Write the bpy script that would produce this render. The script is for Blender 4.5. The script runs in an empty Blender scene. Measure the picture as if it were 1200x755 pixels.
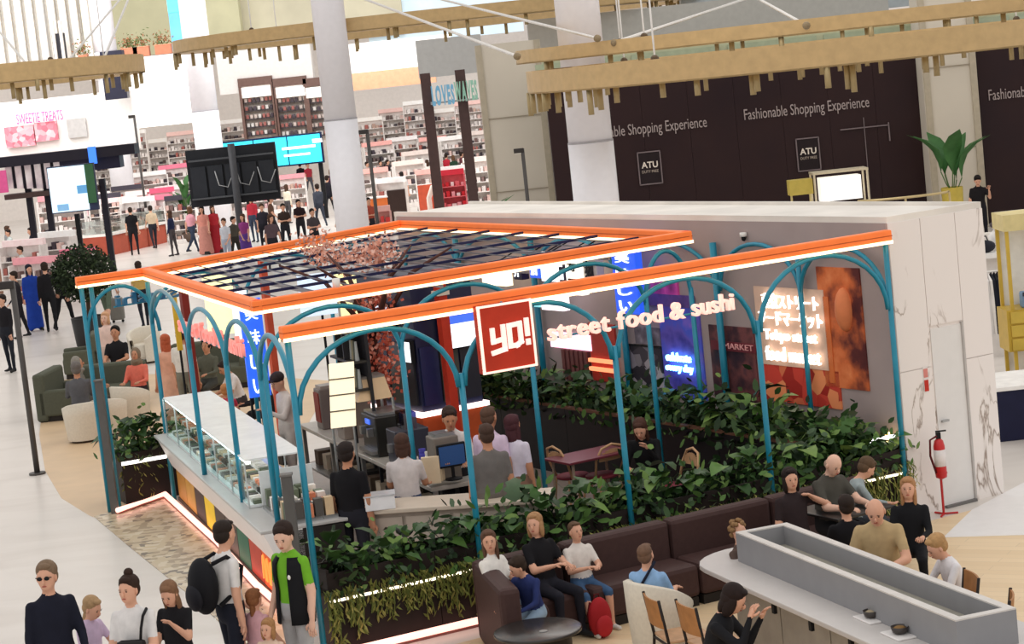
import bpy, bmesh, math, random
import numpy as np
from mathutils import Vector, Matrix
random.seed(7)
SC = bpy.context.scene
COL = SC.collection
rad = math.radians
# ------------------------------------------------------------------ camera
F, PITCH, ROLL, CAMH = 2500.0, rad(6.8), rad(6.03), 5.53      # focal length in pixels of a 1200 px wide frame
fw = np.array([0, math.cos(PITCH), -math.sin(PITCH)])
_r = np.array([1.0, 0, 0]); _u = np.array([0, math.sin(PITCH), math.cos(PITCH)])
rt = math.cos(ROLL) * _r - math.sin(ROLL) * _u
up = math.sin(ROLL) * _r + math.cos(ROLL) * _u
cam = bpy.data.cameras.new('camera'); cob = bpy.data.objects.new('camera', cam); COL.objects.link(cob)
cam.sensor_width = 36; cam.lens = 36 * F / 1200; cam.clip_end = 500
cob.matrix_world = Matrix(((rt[0], up[0], -fw[0], 0), (rt[1], up[1], -fw[1], 0), (rt[2], up[2], -fw[2], CAMH), (0, 0, 0, 1)))
SC.camera = cob
def ray(x, y): return fw + rt * (x - 600) / F - up * (y - 377.5) / F
def G(x, y, z=0.0):                       # pixel -> point at height z
    d = ray(x, y); t = (z - CAMH) / d[2]; return Vector((t * d[0], t * d[1], z))
def V(x, y, Y):                           # pixel -> point at distance Y
    d = ray(x, y); t = Y / d[1]; return Vector((t * d[0], Y, CAMH + t * d[2]))
def PJ(p):                                # point -> pixel
    d = np.array([p[0], p[1], p[2] - CAMH]); z = d @ fw; return 600 + F * (d @ rt) / z, 377.5 - F * (d @ up) / z
# ------------------------------------------------------------------ world, lights, exposure
w = bpy.data.worlds.new('hall_daylight'); SC.world = w; w.use_nodes = True
bg = w.node_tree.nodes['Background']; bg.inputs[0].default_value = (1.0, 0.975, 0.95, 1); bg.inputs[1].default_value = 0.92
def area(name, loc, size, power, col=(1, .96, .9), rot=(0, 0, 0), sy=None):
    l = bpy.data.lights.new(name, 'AREA'); l.energy = power; l.color = col; l.size = size
    if sy: l.shape = 'RECTANGLE'; l.size_y = sy
    o = bpy.data.objects.new(name, l); COL.objects.link(o); o.location = loc; o.rotation_euler = rot
    return o
for i, (x, y, p) in enumerate(((-6, 18, 40), (6, 17, 110), (-7, 32, 60), (3, 38, 300), (-9, 50, 120), (8, 47, 250))):  # unseen overhead area lights, added for soft direction and contact shadows
    area('hall_fill_light', (x, y, 13), 5, p)
for i, (x, y, p) in enumerate(((-18, 72, 1300), (-4, 84, 1700), (-20, 88, 1200))):  # unseen area lights, added and tilted to brighten the far shops and walls
    area('shop_fill_light', (x, y, 11.5), 8, p, (1, .98, .96), (rad(48), 0, 0))
SC.view_settings.view_transform = 'Standard'; SC.view_settings.look = 'None'
SC.view_settings.exposure = 0.0; SC.view_settings.gamma = 1.0; SC.view_settings.use_curve_mapping = False
# ------------------------------------------------------------------ materials
def lin(h):
    h = h.lstrip('#'); c = [int(h[i:i + 2], 16) / 255 for i in (0, 2, 4)]
    return tuple(((x / 12.92) if x <= .04045 else ((x + .055) / 1.055) ** 2.4) for x in c) + (1,)
_M = {}
def mat(hexc, rough=.6, metal=0, emit=0, var=.08, scale=6, bump=0, alpha=None):
    k = (hexc, rough, metal, emit, var, scale, bump, alpha)
    if k in _M: return _M[k]
    m = bpy.data.materials.new('m_' + hexc.lstrip('#')); m.use_nodes = True
    nt = m.node_tree; b = nt.nodes['Principled BSDF']
    b.inputs['Roughness'].default_value = rough; b.inputs['Metallic'].default_value = metal
    c = lin(hexc); b.inputs['Base Color'].default_value = c
    if rough >= .5 and not metal: b.inputs['Specular IOR Level'].default_value = .2
    if emit:
        b.inputs['Emission Color'].default_value = c; b.inputs['Emission Strength'].default_value = emit
    if var or bump:
        tc = nt.nodes.new('ShaderNodeTexCoord'); n = nt.nodes.new('ShaderNodeTexNoise')
        n.inputs['Scale'].default_value = scale; n.inputs['Detail'].default_value = 4
        nt.links.new(tc.outputs['Object'], n.inputs['Vector'])
        if var:
            r = nt.nodes.new('ShaderNodeValToRGB')
            r.color_ramp.elements[0].position = .3; r.color_ramp.elements[1].position = .7
            r.color_ramp.elements[0].color = tuple(x * (1 - var) for x in c[:3]) + (1,)
            r.color_ramp.elements[1].color = tuple(min(1, x * (1 + var)) for x in c[:3]) + (1,)
            nt.links.new(n.outputs['Fac'], r.inputs['Fac']); nt.links.new(r.outputs['Color'], b.inputs['Base Color'])
        if bump:
            bp = nt.nodes.new('ShaderNodeBump'); bp.inputs['Strength'].default_value = bump
            nt.links.new(n.outputs['Fac'], bp.inputs['Height']); nt.links.new(bp.outputs['Normal'], b.inputs['Normal'])
    _M[k] = m; return m
def mat_print(name, cols, scale=4, kind='noise', emit=0, rough=.5, stretch=(1, 1, 1)):
    k = ('print', name)
    if k in _M: return _M[k]
    m = bpy.data.materials.new('m_print_' + name); m.use_nodes = True; nt = m.node_tree; b = nt.nodes['Principled BSDF']
    b.inputs['Roughness'].default_value = rough; b.inputs['Specular IOR Level'].default_value = .15
    tc = nt.nodes.new('ShaderNodeTexCoord'); mp = nt.nodes.new('ShaderNodeMapping'); mp.inputs['Scale'].default_value = stretch
    nt.links.new(tc.outputs['Object'], mp.inputs[0])
    if kind == 'noise':
        n = nt.nodes.new('ShaderNodeTexNoise'); n.inputs['Scale'].default_value = scale; n.inputs['Detail'].default_value = 5; out = n.outputs['Fac']
    elif kind == 'cells':
        n = nt.nodes.new('ShaderNodeTexVoronoi'); n.inputs['Scale'].default_value = scale; n.feature = 'F1'; out = n.outputs['Color']
    elif kind == 'wave':
        n = nt.nodes.new('ShaderNodeTexWave'); n.inputs['Scale'].default_value = scale; n.inputs['Distortion'].default_value = 6; n.inputs['Detail'].default_value = 3; out = n.outputs['Fac']
    nt.links.new(mp.outputs[0], n.inputs['Vector'])
    r = nt.nodes.new('ShaderNodeValToRGB'); r.color_ramp.interpolation = 'LINEAR'
    while len(r.color_ramp.elements) < len(cols): r.color_ramp.elements.new(.5)
    for i, c in enumerate(cols):
        e = r.color_ramp.elements[i]; e.position = .28 + .44 * i / max(1, len(cols) - 1); e.color = lin(c)
    nt.links.new(out, r.inputs['Fac']); nt.links.new(r.outputs['Color'], b.inputs['Base Color'])
    if emit:
        nt.links.new(r.outputs['Color'], b.inputs['Emission Color']); b.inputs['Emission Strength'].default_value = emit
    _M[k] = m; return m
def mat_glass(name='glass', tint='#e8f4f4', t=.86):
    k = ('glass', name)
    if k in _M: return _M[k]
    m = bpy.data.materials.new('m_' + name); m.use_nodes = True; nt = m.node_tree; nt.nodes.clear()
    o = nt.nodes.new('ShaderNodeOutputMaterial'); mx = nt.nodes.new('ShaderNodeMixShader'); tr = nt.nodes.new('ShaderNodeBsdfTransparent'); gl = nt.nodes.new('ShaderNodeBsdfGlossy')
    tr.inputs[0].default_value = lin(tint); gl.inputs[0].default_value = lin('#ffffff'); gl.inputs['Roughness'].default_value = .08
    mx.inputs[0].default_value = 1 - t
    nt.links.new(tr.outputs[0], mx.inputs[1]); nt.links.new(gl.outputs[0], mx.inputs[2]); nt.links.new(mx.outputs[0], o.inputs[0])
    _M[k] = m; return m
def mat_marble():
    if 'marble' in _M: return _M['marble']
    m = bpy.data.materials.new('m_marble'); m.use_nodes = True; nt = m.node_tree; b = nt.nodes['Principled BSDF']; b.inputs['Roughness'].default_value = .35
    tc = nt.nodes.new('ShaderNodeTexCoord'); n = nt.nodes.new('ShaderNodeTexNoise'); n.inputs['Scale'].default_value = 1.0; n.inputs['Detail'].default_value = 7; n.inputs['Distortion'].default_value = .9
    mp = nt.nodes.new('ShaderNodeMapping'); mp.inputs['Scale'].default_value = (1.5, 1.5, .55)
    nt.links.new(tc.outputs['Object'], mp.inputs[0]); nt.links.new(mp.outputs[0], n.inputs['Vector'])
    r = nt.nodes.new('ShaderNodeValToRGB'); e = r.color_ramp.elements
    base = lin('#ece4df'); vein = lin('#8a7568')
    e[0].position = .485; e[0].color = base; e[1].position = .515; e[1].color = base
    x = e.new(.499); x.color = vein; x = e.new(.493); x.color = lin('#cfc4bc'); x = e.new(.507); x.color = lin('#cfc4bc')
    n2 = nt.nodes.new('ShaderNodeTexNoise'); n2.inputs['Scale'].default_value = 1.3
    nt.links.new(tc.outputs['Object'], n2.inputs['Vector'])
    r2 = nt.nodes.new('ShaderNodeValToRGB'); r2.color_ramp.elements[0].position = .45; r2.color_ramp.elements[1].position = .55
    nt.links.new(n2.outputs['Fac'], r2.inputs['Fac'])
    mx = nt.nodes.new('ShaderNodeMix'); mx.data_type = 'RGBA'
    nt.links.new(n.outputs['Fac'], r.inputs['Fac']); nt.links.new(r2.outputs['Color'], mx.inputs[0])
    mx.inputs[6].default_value = base; nt.links.new(r.outputs['Color'], mx.inputs[7]); nt.links.new(mx.outputs[2], b.inputs['Base Color'])
    _M['marble'] = m; return m
# ------------------------------------------------------------------ mesh builder
def vv(p): return Vector((p[0], p[1], p[2] if len(p) > 2 else 0))
class MB:
    def __init__(s): s.v = []; s.f = []; s.m = []
    def add(s, vs, fs, mi=0):
        o = len(s.v); s.v += [tuple(p) for p in vs]; s.f += [tuple(o + i for i in f) for f in fs]; s.m += [mi] * len(fs); return s
    def par(s, o, a, b, c, mi=0):
        o, a, b, c = vv(o), vv(a), vv(b), vv(c)
        p = [o, o + a, o + a + b, o + b, o + c, o + a + c, o + a + b + c, o + b + c]
        fs = [(0, 3, 2, 1), (4, 5, 6, 7), (0, 1, 5, 4), (1, 2, 6, 5), (2, 3, 7, 6), (3, 0, 4, 7)]
        if a.cross(b).dot(c) < 0: fs = [f[::-1] for f in fs]
        return s.add(p, fs, mi)
    def box(s, c, sz, rz=0, mi=0):
        ca, sa = math.cos(rz), math.sin(rz); a = Vector((ca * sz[0], sa * sz[0], 0)); b = Vector((-sa * sz[1], ca * sz[1], 0)); u = Vector((0, 0, sz[2]))
        return s.par(vv(c) - a / 2 - b / 2 - u / 2, a, b, u, mi)
    def cyl(s, p0, p1, r0, r1=None, n=10, mi=0):
        r1 = r0 if r1 is None else r1; p0, p1 = vv(p0), vv(p1); d = (p1 - p0).normalized()
        a = d.orthogonal().normalized(); b = d.cross(a)
        vs = []
        for p, r in ((p0, r0), (p1, r1)):
            for i in range(n):
                t = 2 * math.pi * i / n; vs.append(p + a * (r * math.cos(t)) + b * (r * math.sin(t)))
        fs = [(i, (i + 1) % n, n + (i + 1) % n, n + i) for i in range(n)] + [tuple(range(n - 1, -1, -1)), tuple(range(n, 2 * n))]
        return s.add(vs, fs, mi)
    def tube(s, pts, r, n=8, mi=0, closed=False):
        pts = [vv(p) for p in pts]; k = len(pts); vs = []; rr = r if isinstance(r, (list, tuple)) else [r] * k
        a = None
        for i, p in enumerate(pts):
            if closed: t = (pts[(i + 1) % k] - pts[i - 1])
            else: t = pts[min(i + 1, k - 1)] - pts[max(i - 1, 0)]
            t = t.normalized() if t.length > 1e-9 else Vector((0, 0, 1))
            a = (t.orthogonal() if a is None else (a - t * a.dot(t)))
            a = a.normalized() if a.length > 1e-6 else t.orthogonal().normalized(); b = t.cross(a)
            for j in range(n):
                h = 2 * math.pi * j / n; vs.append(p + a * (rr[i] * math.cos(h)) + b * (rr[i] * math.sin(h)))
        fs = []
        for i in range(k if closed else k - 1):
            i2 = (i + 1) % k
            fs += [(i * n + j, i * n + (j + 1) % n, i2 * n + (j + 1) % n, i2 * n + j) for j in range(n)]
        if not closed: fs += [tuple(range(n - 1, -1, -1)), tuple((k - 1) * n + j for j in range(n))]
        return s.add(vs, fs, mi)
    def ell(s, c, r, nu=12, nv=8, mi=0, M=None):
        c = vv(c); vs = []; 
        for j in range(1, nv):
            ph = math.pi * j / nv - math.pi / 2
            for i in range(nu):
                t = 2 * math.pi * i / nu; q = Vector((r[0] * math.cos(ph) * math.cos(t), r[1] * math.cos(ph) * math.sin(t), r[2] * math.sin(ph)))
                vs.append(c + (M @ q if M else q))
        a = Vector((0, 0, -r[2])); b = Vector((0, 0, r[2])); lo = len(vs); vs += [c + (M @ a if M else a), c + (M @ b if M else b)]
        fs = [(j * nu + i, j * nu + (i + 1) % nu, (j + 1) * nu + (i + 1) % nu, (j + 1) * nu + i) for j in range(nv - 2) for i in range(nu)]
        fs += [(lo, (i + 1) % nu, i) for i in range(nu)] + [(lo + 1, (nv - 2) * nu + i, (nv - 2) * nu + (i + 1) % nu) for i in range(nu)]
        return s.add(vs, fs, mi)
    def lathe(s, prof, c=(0, 0, 0), n=16, mi=0):
        c = vv(c); vs = []; k = len(prof)
        for r, z in prof:
            for i in range(n):
                t = 2 * math.pi * i / n; vs.append(c + Vector((r * math.cos(t), r * math.sin(t), z)))
        fs = [(j * n + i, j * n + (i + 1) % n, (j + 1) * n + (i + 1) % n, (j + 1) * n + i) for j in range(k - 1) for i in range(n)]
        fs += [tuple(range(n - 1, -1, -1)), tuple((k - 1) * n + i for i in range(n))]
        return s.add(vs, fs, mi)
    def prism(s, poly, z0, z1, mi=0):
        n = len(poly); ar = sum(poly[i][0] * poly[(i + 1) % n][1] - poly[(i + 1) % n][0] * poly[i][1] for i in range(n))
        if ar < 0: poly = poly[::-1]
        vs = [(p[0], p[1], z0) for p in poly] + [(p[0], p[1], z1) for p in poly]
        return s.add(vs, [tuple(range(n - 1, -1, -1)), tuple(range(n, 2 * n))] + [(i, (i + 1) % n, n + (i + 1) % n, n + i) for i in range(n)], mi)
    def build(s, name, mats, parent=None, smooth=False, bev=0, loc=None):
        me = bpy.data.meshes.new(name); vs = s.v
        if loc is not None: vs = [(p[0] - loc[0], p[1] - loc[1], p[2] - loc[2]) for p in vs]
        me.from_pydata(vs, [], s.f)
        mats = mats if isinstance(mats, (list, tuple)) else [mats]
        for m in mats: me.materials.append(m)
        if len(mats) > 1: me.polygons.foreach_set('material_index', s.m)
        if smooth: me.polygons.foreach_set('use_smooth', [True] * len(me.polygons))
        me.update()
        o = bpy.data.objects.new(name, me); COL.objects.link(o)
        if loc is not None: o.location = loc
        if parent is not None: setp(o, parent)
        if bev:
            b = o.modifiers.new('bevel', 'BEVEL'); b.width = bev; b.segments = 2; b.limit_method = 'ANGLE'
        return o
def setp(o, parent):      # parent keeping the world placement of geometry written in world coordinates
    o.parent = parent; o.matrix_parent_inverse = wm(parent).inverted()
def wm(o):
    m = Matrix.Translation(o.location) @ o.rotation_euler.to_matrix().to_4x4() @ Matrix.Diagonal((*o.scale, 1))
    return (wm(o.parent) @ o.matrix_parent_inverse @ m) if o.parent else m
def thing(name, label, cat, loc=(0, 0, 0), rz=0, sc=1, group=None):
    o = bpy.data.objects.new(name, None); COL.objects.link(o); o.empty_display_size = .1
    o.location = loc; o.rotation_euler = (0, 0, rz); o.scale = (sc, sc, sc); return tag(o, label, cat, group)
def tag(o, label, cat, group=None):
    o['label'] = label; o['category'] = cat
    if group: o['group'] = group
    return o
def struct(o): o['kind'] = 'structure'; return o
def stuff(o): o['kind'] = 'stuff'; return o
def child(name, mb, mats, parent, smooth=False, bev=0):        # geometry written in the parent's local frame
    o = mb.build(name, mats, None, smooth, bev); o.parent = parent; return o
def copy_tree(o, parent=None):
    c = o.copy(); COL.objects.link(c); c.parent = parent
    for ch in list(o.children): copy_tree(ch, c)
    return c
# lettering: mesh data from text, standing in the plane spanned by xd (horizontal) and z
def text_mesh(s, extrude=.01, bold=0.0):
    c = bpy.data.curves.new('lettering', 'FONT'); c.body = s; c.size = 1; c.extrude = extrude; c.offset = bold; c.resolution_u = 3
    o = bpy.data.objects.new('lettering', c); COL.objects.link(o)
    dg = bpy.context.evaluated_depsgraph_get(); me = bpy.data.meshes.new_from_object(o.evaluated_get(dg))
    bpy.data.objects.remove(o); bpy.data.curves.remove(c); me.name = 'lettering'; return me
def text(name, s, m, p, xd, h, parent=None, width=None, depth=.02, bold=0.0, mirror=False, zd=(0, 0, 1)):
    me = text_mesh(s, .5, bold); n = len(me.vertices)
    if n == 0: return None
    co = np.zeros(n * 3, 'f'); me.vertices.foreach_get('co', co); co = co.reshape(-1, 3)
    mn, mx = co.min(0), co.max(0); xd = Vector((xd[0], xd[1], 0)).normalized(); zd = Vector(zd); nd = xd.cross(zd)
    sy = h / max(1e-6, mx[1] - mn[1]); sx = width / (mx[0] - mn[0]) if width else sy
    X = (co[:, 0] - mn[0]) * sx; Z = (co[:, 1] - mn[1]) * sy; D = co[:, 2] * depth
    if mirror: X = X.max() - X
    out = np.outer(X, xd) + np.outer(Z, zd) + np.outer(D, nd)
    me.vertices.foreach_set('co', out.astype('f').ravel()); me.materials.clear(); me.materials.append(m); me.update()
    o = bpy.data.objects.new(name, me); COL.objects.link(o); o.location = p
    if parent is not None: setp(o, parent)
    return o
def text_w(s, h):
    return .62 * h * len(s)
# ------------------------------------------------------------------ palette
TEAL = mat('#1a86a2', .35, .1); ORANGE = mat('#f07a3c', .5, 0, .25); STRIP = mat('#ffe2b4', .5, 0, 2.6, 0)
WHITE = mat('#efece8', .5); MARBLE = mat_marble(); BLACK = mat('#17171a', .5); DARK = mat('#2a2624', .55); STEEL = mat('#a9aaab', .3, .8)
GREYP = mat('#6d6a68', .5, .2); NAVY = mat('#1c2244', .4); RED = mat('#c23a26', .5); WOOD = mat('#b5793f', .5, 0, 0, .2, 10); GOLD = mat('#c2a474', .5, .15)
CREAM = mat('#d8cfbf', .85, 0, 0, .05, 30, .1); SOFA = mat('#463230', .6, 0, 0, .08, 20, .08); GREEN_S = mat('#55574a', .85, 0, 0, .06, 25, .1)
PINKTUBE = mat('#ffc0b0', .4, 0, 1.8, 0); GLASS = mat_glass(); LITW = mat('#fffaf0', .5, 0, 2.2, 0); SCRW = mat('#f6fbff', .4, 0, 1.3, 0); SCRB = mat('#3f68d8', .4, 0, 1.0, 0)
# ================================================================== THE SETTING
def mat_floor():
    m = bpy.data.materials.new('m_floor'); m.use_nodes = True; nt = m.node_tree; b = nt.nodes['Principled BSDF']
    b.inputs['Roughness'].default_value = .32
    tc = nt.nodes.new('ShaderNodeTexCoord'); n = nt.nodes.new('ShaderNodeTexNoise'); n.inputs['Scale'].default_value = .7; n.inputs['Detail'].default_value = 6; n.inputs['Distortion'].default_value = 1.2
    mp = nt.nodes.new('ShaderNodeMapping'); mp.inputs['Rotation'].default_value = (0, 0, .5); mp.inputs['Scale'].default_value = (.5, 1.4, 1)
    nt.links.new(tc.outputs['Object'], mp.inputs[0]); nt.links.new(mp.outputs[0], n.inputs['Vector'])
    r = nt.nodes.new('ShaderNodeValToRGB'); r.color_ramp.elements[0].position = .3; r.color_ramp.elements[0].color = lin('#d3cbc3'); r.color_ramp.elements[1].position = .55; r.color_ramp.elements[1].color = lin('#ded7d0')
    nt.links.new(n.outputs['Fac'], r.inputs['Fac']); nt.links.new(r.outputs['Color'], b.inputs['Base Color']); return m
def mat_wood(name, a, c, rot=0.0, plank=.16):
    m = bpy.data.materials.new(name); m.use_nodes = True; nt = m.node_tree; b = nt.nodes['Principled BSDF']; b.inputs['Roughness'].default_value = .45
    tc = nt.nodes.new('ShaderNodeTexCoord'); mp = nt.nodes.new('ShaderNodeMapping'); mp.inputs['Rotation'].default_value = (0, 0, rot)
    br = nt.nodes.new('ShaderNodeTexBrick'); br.inputs['Scale'].default_value = 1; br.inputs['Brick Width'].default_value = 1.2; br.inputs['Row Height'].default_value = plank; br.inputs['Mortar Size'].default_value = .003
    br.inputs['Color1'].default_value = lin(a); br.inputs['Color2'].default_value = lin(c); br.inputs['Mortar'].default_value = tuple(x * .75 for x in lin(a)[:3]) + (1,)
    nt.links.new(tc.outputs['Object'], mp.inputs[0]); nt.links.new(mp.outputs[0], br.inputs['Vector']); nt.links.new(br.outputs['Color'], b.inputs['Base Color']); return m
def mat_mosaic():
    m = bpy.data.materials.new('m_mosaic'); m.use_nodes = True; nt = m.node_tree; b = nt.nodes['Principled BSDF']; b.inputs['Roughness'].default_value = .25
    tc = nt.nodes.new('ShaderNodeTexCoord'); n = nt.nodes.new('ShaderNodeTexVoronoi'); n.inputs['Scale'].default_value = 11; n.inputs['Randomness'].default_value = .6
    nt.links.new(tc.outputs['Object'], n.inputs['Vector'])
    r = nt.nodes.new('ShaderNodeValToRGB'); r.color_ramp.interpolation = 'CONSTANT'; r.color_ramp.elements[0].color = lin('#a8967c'); r.color_ramp.elements[1].position = .3; r.color_ramp.elements[1].color = lin('#cbb89a')
    x = r.color_ramp.elements.new(.62); x.color = lin('#d9c9ae'); x = r.color_ramp.elements.new(.8); x.color = lin('#7c6f60')
    nt.links.new(n.outputs['Color'], r.inputs['Fac']); nt.links.new(r.outputs['Color'], b.inputs['Base Color']); return m
fl = MB().box((0, 75, -.1), (140, 160, .2)).build('floor', mat_floor()); struct(fl)
# kiosk frame of reference: K corner at the marble wall, BD along the front beam (towards the wall), VD along the wall (away)
K = Vector((4.28, 23.76, 0)); BD = Vector((.865, .502, 0)).normalized(); VD = Vector((-BD.y, BD.x, 0)); UP = Vector((0, 0, 1))
def KP(u, v, z=0.0): return K - BD * u + VD * v + UP * z         # u out from the wall, v along the wall
def poly(pts, z=0): return [(lambda q: (q.x, q.y))(G(x, y, z)) for x, y in pts]
# inlaid floors, a few millimetres proud
ws = MB().prism([tuple(KP(7.6, -.35)[:2]), tuple(KP(-6, -.35)[:2]), (14, 24), (14, 8), (-1.6, 8), (-1.3, 19.0)], 0, .004).build('floor_wood', mat_wood('m_floor_wood', '#ead0aa', '#e2c69e', rad(30))); struct(ws)
gs = MB().prism([tuple(KP(-2.2, .3)[:2]), tuple(KP(-.6, -.35)[:2]), (4.4, 22.6), (6.2, 22.0), (14, 22.6), (14, 27)], .004, .007).build('floor_white', mat('#ece9e8', .35, 0, 0, .03)); struct(gs)
tan = poly([(75, 445), (50, 478), (46, 510), (53, 552), (72, 584), (104, 604), (124, 612)]) + [tuple(G(197, 582)[:2]), (-3.6, 31), (-3.5, 40), (-6.5, 43.5)]
tl = MB().prism(tan, 0, .004).build('floor_tan', mat('#d3b692', .45, 0, 0, .06, 2)); struct(tl)
mo = MB().prism(poly([(110, 606), (195, 584), (255, 640), (300, 690), (345, 735), (400, 790), (330, 800), (232, 706), (150, 640)]), .004, .008).build('floor_mosaic', mat_mosaic()); struct(mo)
ins = MB().prism([tuple(KP(0, .2)[:2]), tuple(KP(7.0, .35)[:2]), (-4.6, 29.5), tuple(KP(0, 11.6)[:2])], 0, .004).build('floor_kiosk', mat('#8d8078', .4, 0, 0, .08)); struct(ins)
# ------------------------------------------------------------------ marble block (kiosk back of house)
BH = 3.36; BT = 1.42; BL = 11.9
blk = MB(); blk.par(KP(0, 0), BD * BT, VD * BL, UP * BH)
wallblk = blk.build('wall_marble', MARBLE); struct(wallblk)
rf = MB(); rf.par(KP(-.0, 0, BH), BD * BT, VD * BL, UP * .03); rf.par(KP(0, 0, BH + .03), BD * .05, VD * BL, UP * .04); rf.par(KP(-BT + .05, 0, BH + .03), BD * .05, VD * BL, UP * .04); rf.par(KP(-.05, 0, BH + .03), BD * (BT - .1), VD * .05, UP * .04)
struct(rf.build('ceiling_block_roof', mat('#e4ded6', .7, 0, 0, .1, 1.2), wallblk))
fp = MB().par(KP(0.02, 0, 0), BD * .02, VD * 11.8, UP * BH).build('wall_kiosk', mat('#a99a98', .7, 0, 0, .05, 1.5), wallblk); struct(fp)
# marble slabs of the side wall, the door in it
S0 = KP(0, -.012); sd = MB()
for i, (a, b_) in enumerate(((0, .43), (.435, .53), (.96, 1.42))):
    pass
for a, b_, z0, z1 in ((0, .47, 0, 1.66), (0, .47, 1.665, BH), (.475, .99, 2.12, BH), (.995, BT, 0, 1.66), (.995, BT, 1.665, BH)):
    MB().par(S0 + BD * a + UP * z0 - VD * .006, BD * (b_ - a - .004), VD * .018, UP * (z1 - z0 - .004)).build('panel', MARBLE, wallblk)
dr = MB().par(S0 + BD * .5, BD * .46, VD * .012, UP * 2.08).build('door_1', mat('#e2dfdc', .5, 0, 0, .02)); struct(dr)
MB().par(S0 + BD * .955 - VD * .02, BD * .025, VD * .03, UP * 2.1).build('door_frame', mat('#b9b4b0', .5), dr)
MB().par(S0 + BD * .53 - VD * .05 + UP * 1.0, BD * .1, VD * .03, UP * .025).build('door_handle', STEEL, dr)
struct(MB().par(KP(-.5, -.06), BD * .46, VD * .05, UP * .03).build('trim_1', GREYP))
sg = tag(MB().par(S0 + BD * .33 - VD * .012 + UP * 1.38, BD * .07, VD * .012, UP * .3).build('safety_sign', mat('#e8e2de', .5)), 'small white and red extinguisher sign on marble wall beside the door', 'sign')
MB().par(S0 + BD * .335 - VD * .016 + UP * 1.39, BD * .06, VD * .006, UP * .13).build('pictogram', mat('#c23325', .5), sg)
MB().par(S0 + BD * .335 - VD * .016 + UP * 1.55, BD * .06, VD * .006, UP * .1).build('pictogram', mat('#d98a80', .5), sg)
# ------------------------------------------------------------------ helper for far pieces: box seen round pixel (x, y), w x h pixels, at distance Y
def PB(x, y, wpx, hpx, Y, depth=.3, mb=None, mi=0):
    c = V(x, y, Y); k = Y / F; mb = mb or MB(); return mb.box((c.x, c.y + depth / 2, c.z), (wpx * k, depth, hpx * k), 0, mi)
# dark shop hoarding, panel by panel
HY = 57.0; HM = mat_print('hoarding', ['#291c20', '#312122', '#2b1e22'], .35, 'noise', 0, .4)
hx0, hx1 = V(644, 150, HY).x, V(1084, 150, HY).x; hz = V(870, 82, HY).z
hw = MB().box(((hx0 + 32) / 2, HY + .5, 2.5), (32 - hx0, .6, 5.0)).build('wall_hoarding', mat('#33262a', .6)); struct(hw)
n = 8; pw = (hx1 - hx0) / n
for i in range(n): MB().box((hx0 + pw * (i + .5), HY + .17, hz / 2), (pw - .006, .06, hz - .02)).build('panel', HM, hw)
px0 = V(1152, 150, HY).x
for i in range(6): MB().box((px0 + pw * (i + .5), HY + .17, hz / 2), (pw - .006, .06, hz - .02)).build('panel', HM, hw)
gl = MB().box(((hx0 + 32) / 2, HY + .9, hz + .35), (32 - hx0, .2, 1.1)).build('wall_glass_band', mat('#b9bd9c', .4, 0, 0, .05)); struct(gl)
for i in range(6): MB().box((hx0 + 2.6 * i + 1, HY + .75, hz + .3), (2.4, .04, .8)).build('pane', mat('#a9b498', .2), gl)
tx = mat('#a89a98', .5)
for (x, y, s, wd) in ((722, 155, 'Fashionable Shopping Experience', None), (873, 139, 'Fashionable Shopping Experience', 147), (1160, 116, 'Fashionable Shopping Experience', 147)):
    t = thing('wall_lettering', 'pale slogan lettering on dark hoarding ' + ('right of the two framed logos' if x == 1160 else 'above the framed logo nearest the pilaster' if x == 873 else 'beside the round white column'), 'lettering', V(x, y, HY))
    xx = V(829, 147, HY).x - 147 * HY / F if x == 722 else V(x, y, HY).x
    text('letters', s, tx, Vector((xx, HY + .12, V(x, y + 6, HY).z if x != 722 else V(829, 153, HY).z)), (1, 0), .38, t, 147 * HY / F, .03)
for i, (x, y) in enumerate(((762, 197), (948, 181))):
    c = V(x, y, HY); t = thing('framed_logo', 'small framed white logo square on dark hoarding ' + ('beside the white column' if i == 0 else 'near the outlined doorway'), 'sign', (c.x, HY + .1, c.z))
    MB().box((c.x, HY + .12, c.z), (.56, .04, .84)).build('backing', mat('#241a1d', .5), t)
    fm = MB()
    for dx, dz, sx, sz in ((0, .43, .62, .03), (0, -.43, .62, .03), (.3, 0, .03, .86), (-.3, 0, .03, .86)): fm.box((c.x + dx, HY + .1, c.z + dz), (sx, .05, sz))
    fm.build('frame', mat('#7d7072', .5), t)
    text('letters', 'ATU', mat('#e8ddd0', .5), Vector((c.x - .22, HY + .09, c.z)), (1, 0), .17, t, .44, .02, .02)
    text('letters', 'DUTY FREE', mat('#b8a99c', .5), Vector((c.x - .22, HY + .09, c.z - .13)), (1, 0), .07, t, .44, .02)
c = V(1018, 200, HY); do = MB().box((c.x, HY + .1, V(1018, 149, HY).z), (1.3, .05, .03)).box((c.x + .65, HY + .1, V(1018, 157, HY).z), (.03, .05, .5)).box((c.x - .0, HY + .12, 1.6), (.02, .03, 3.2)).build('trim_2', mat('#7d7072', .5)); struct(do)
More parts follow.
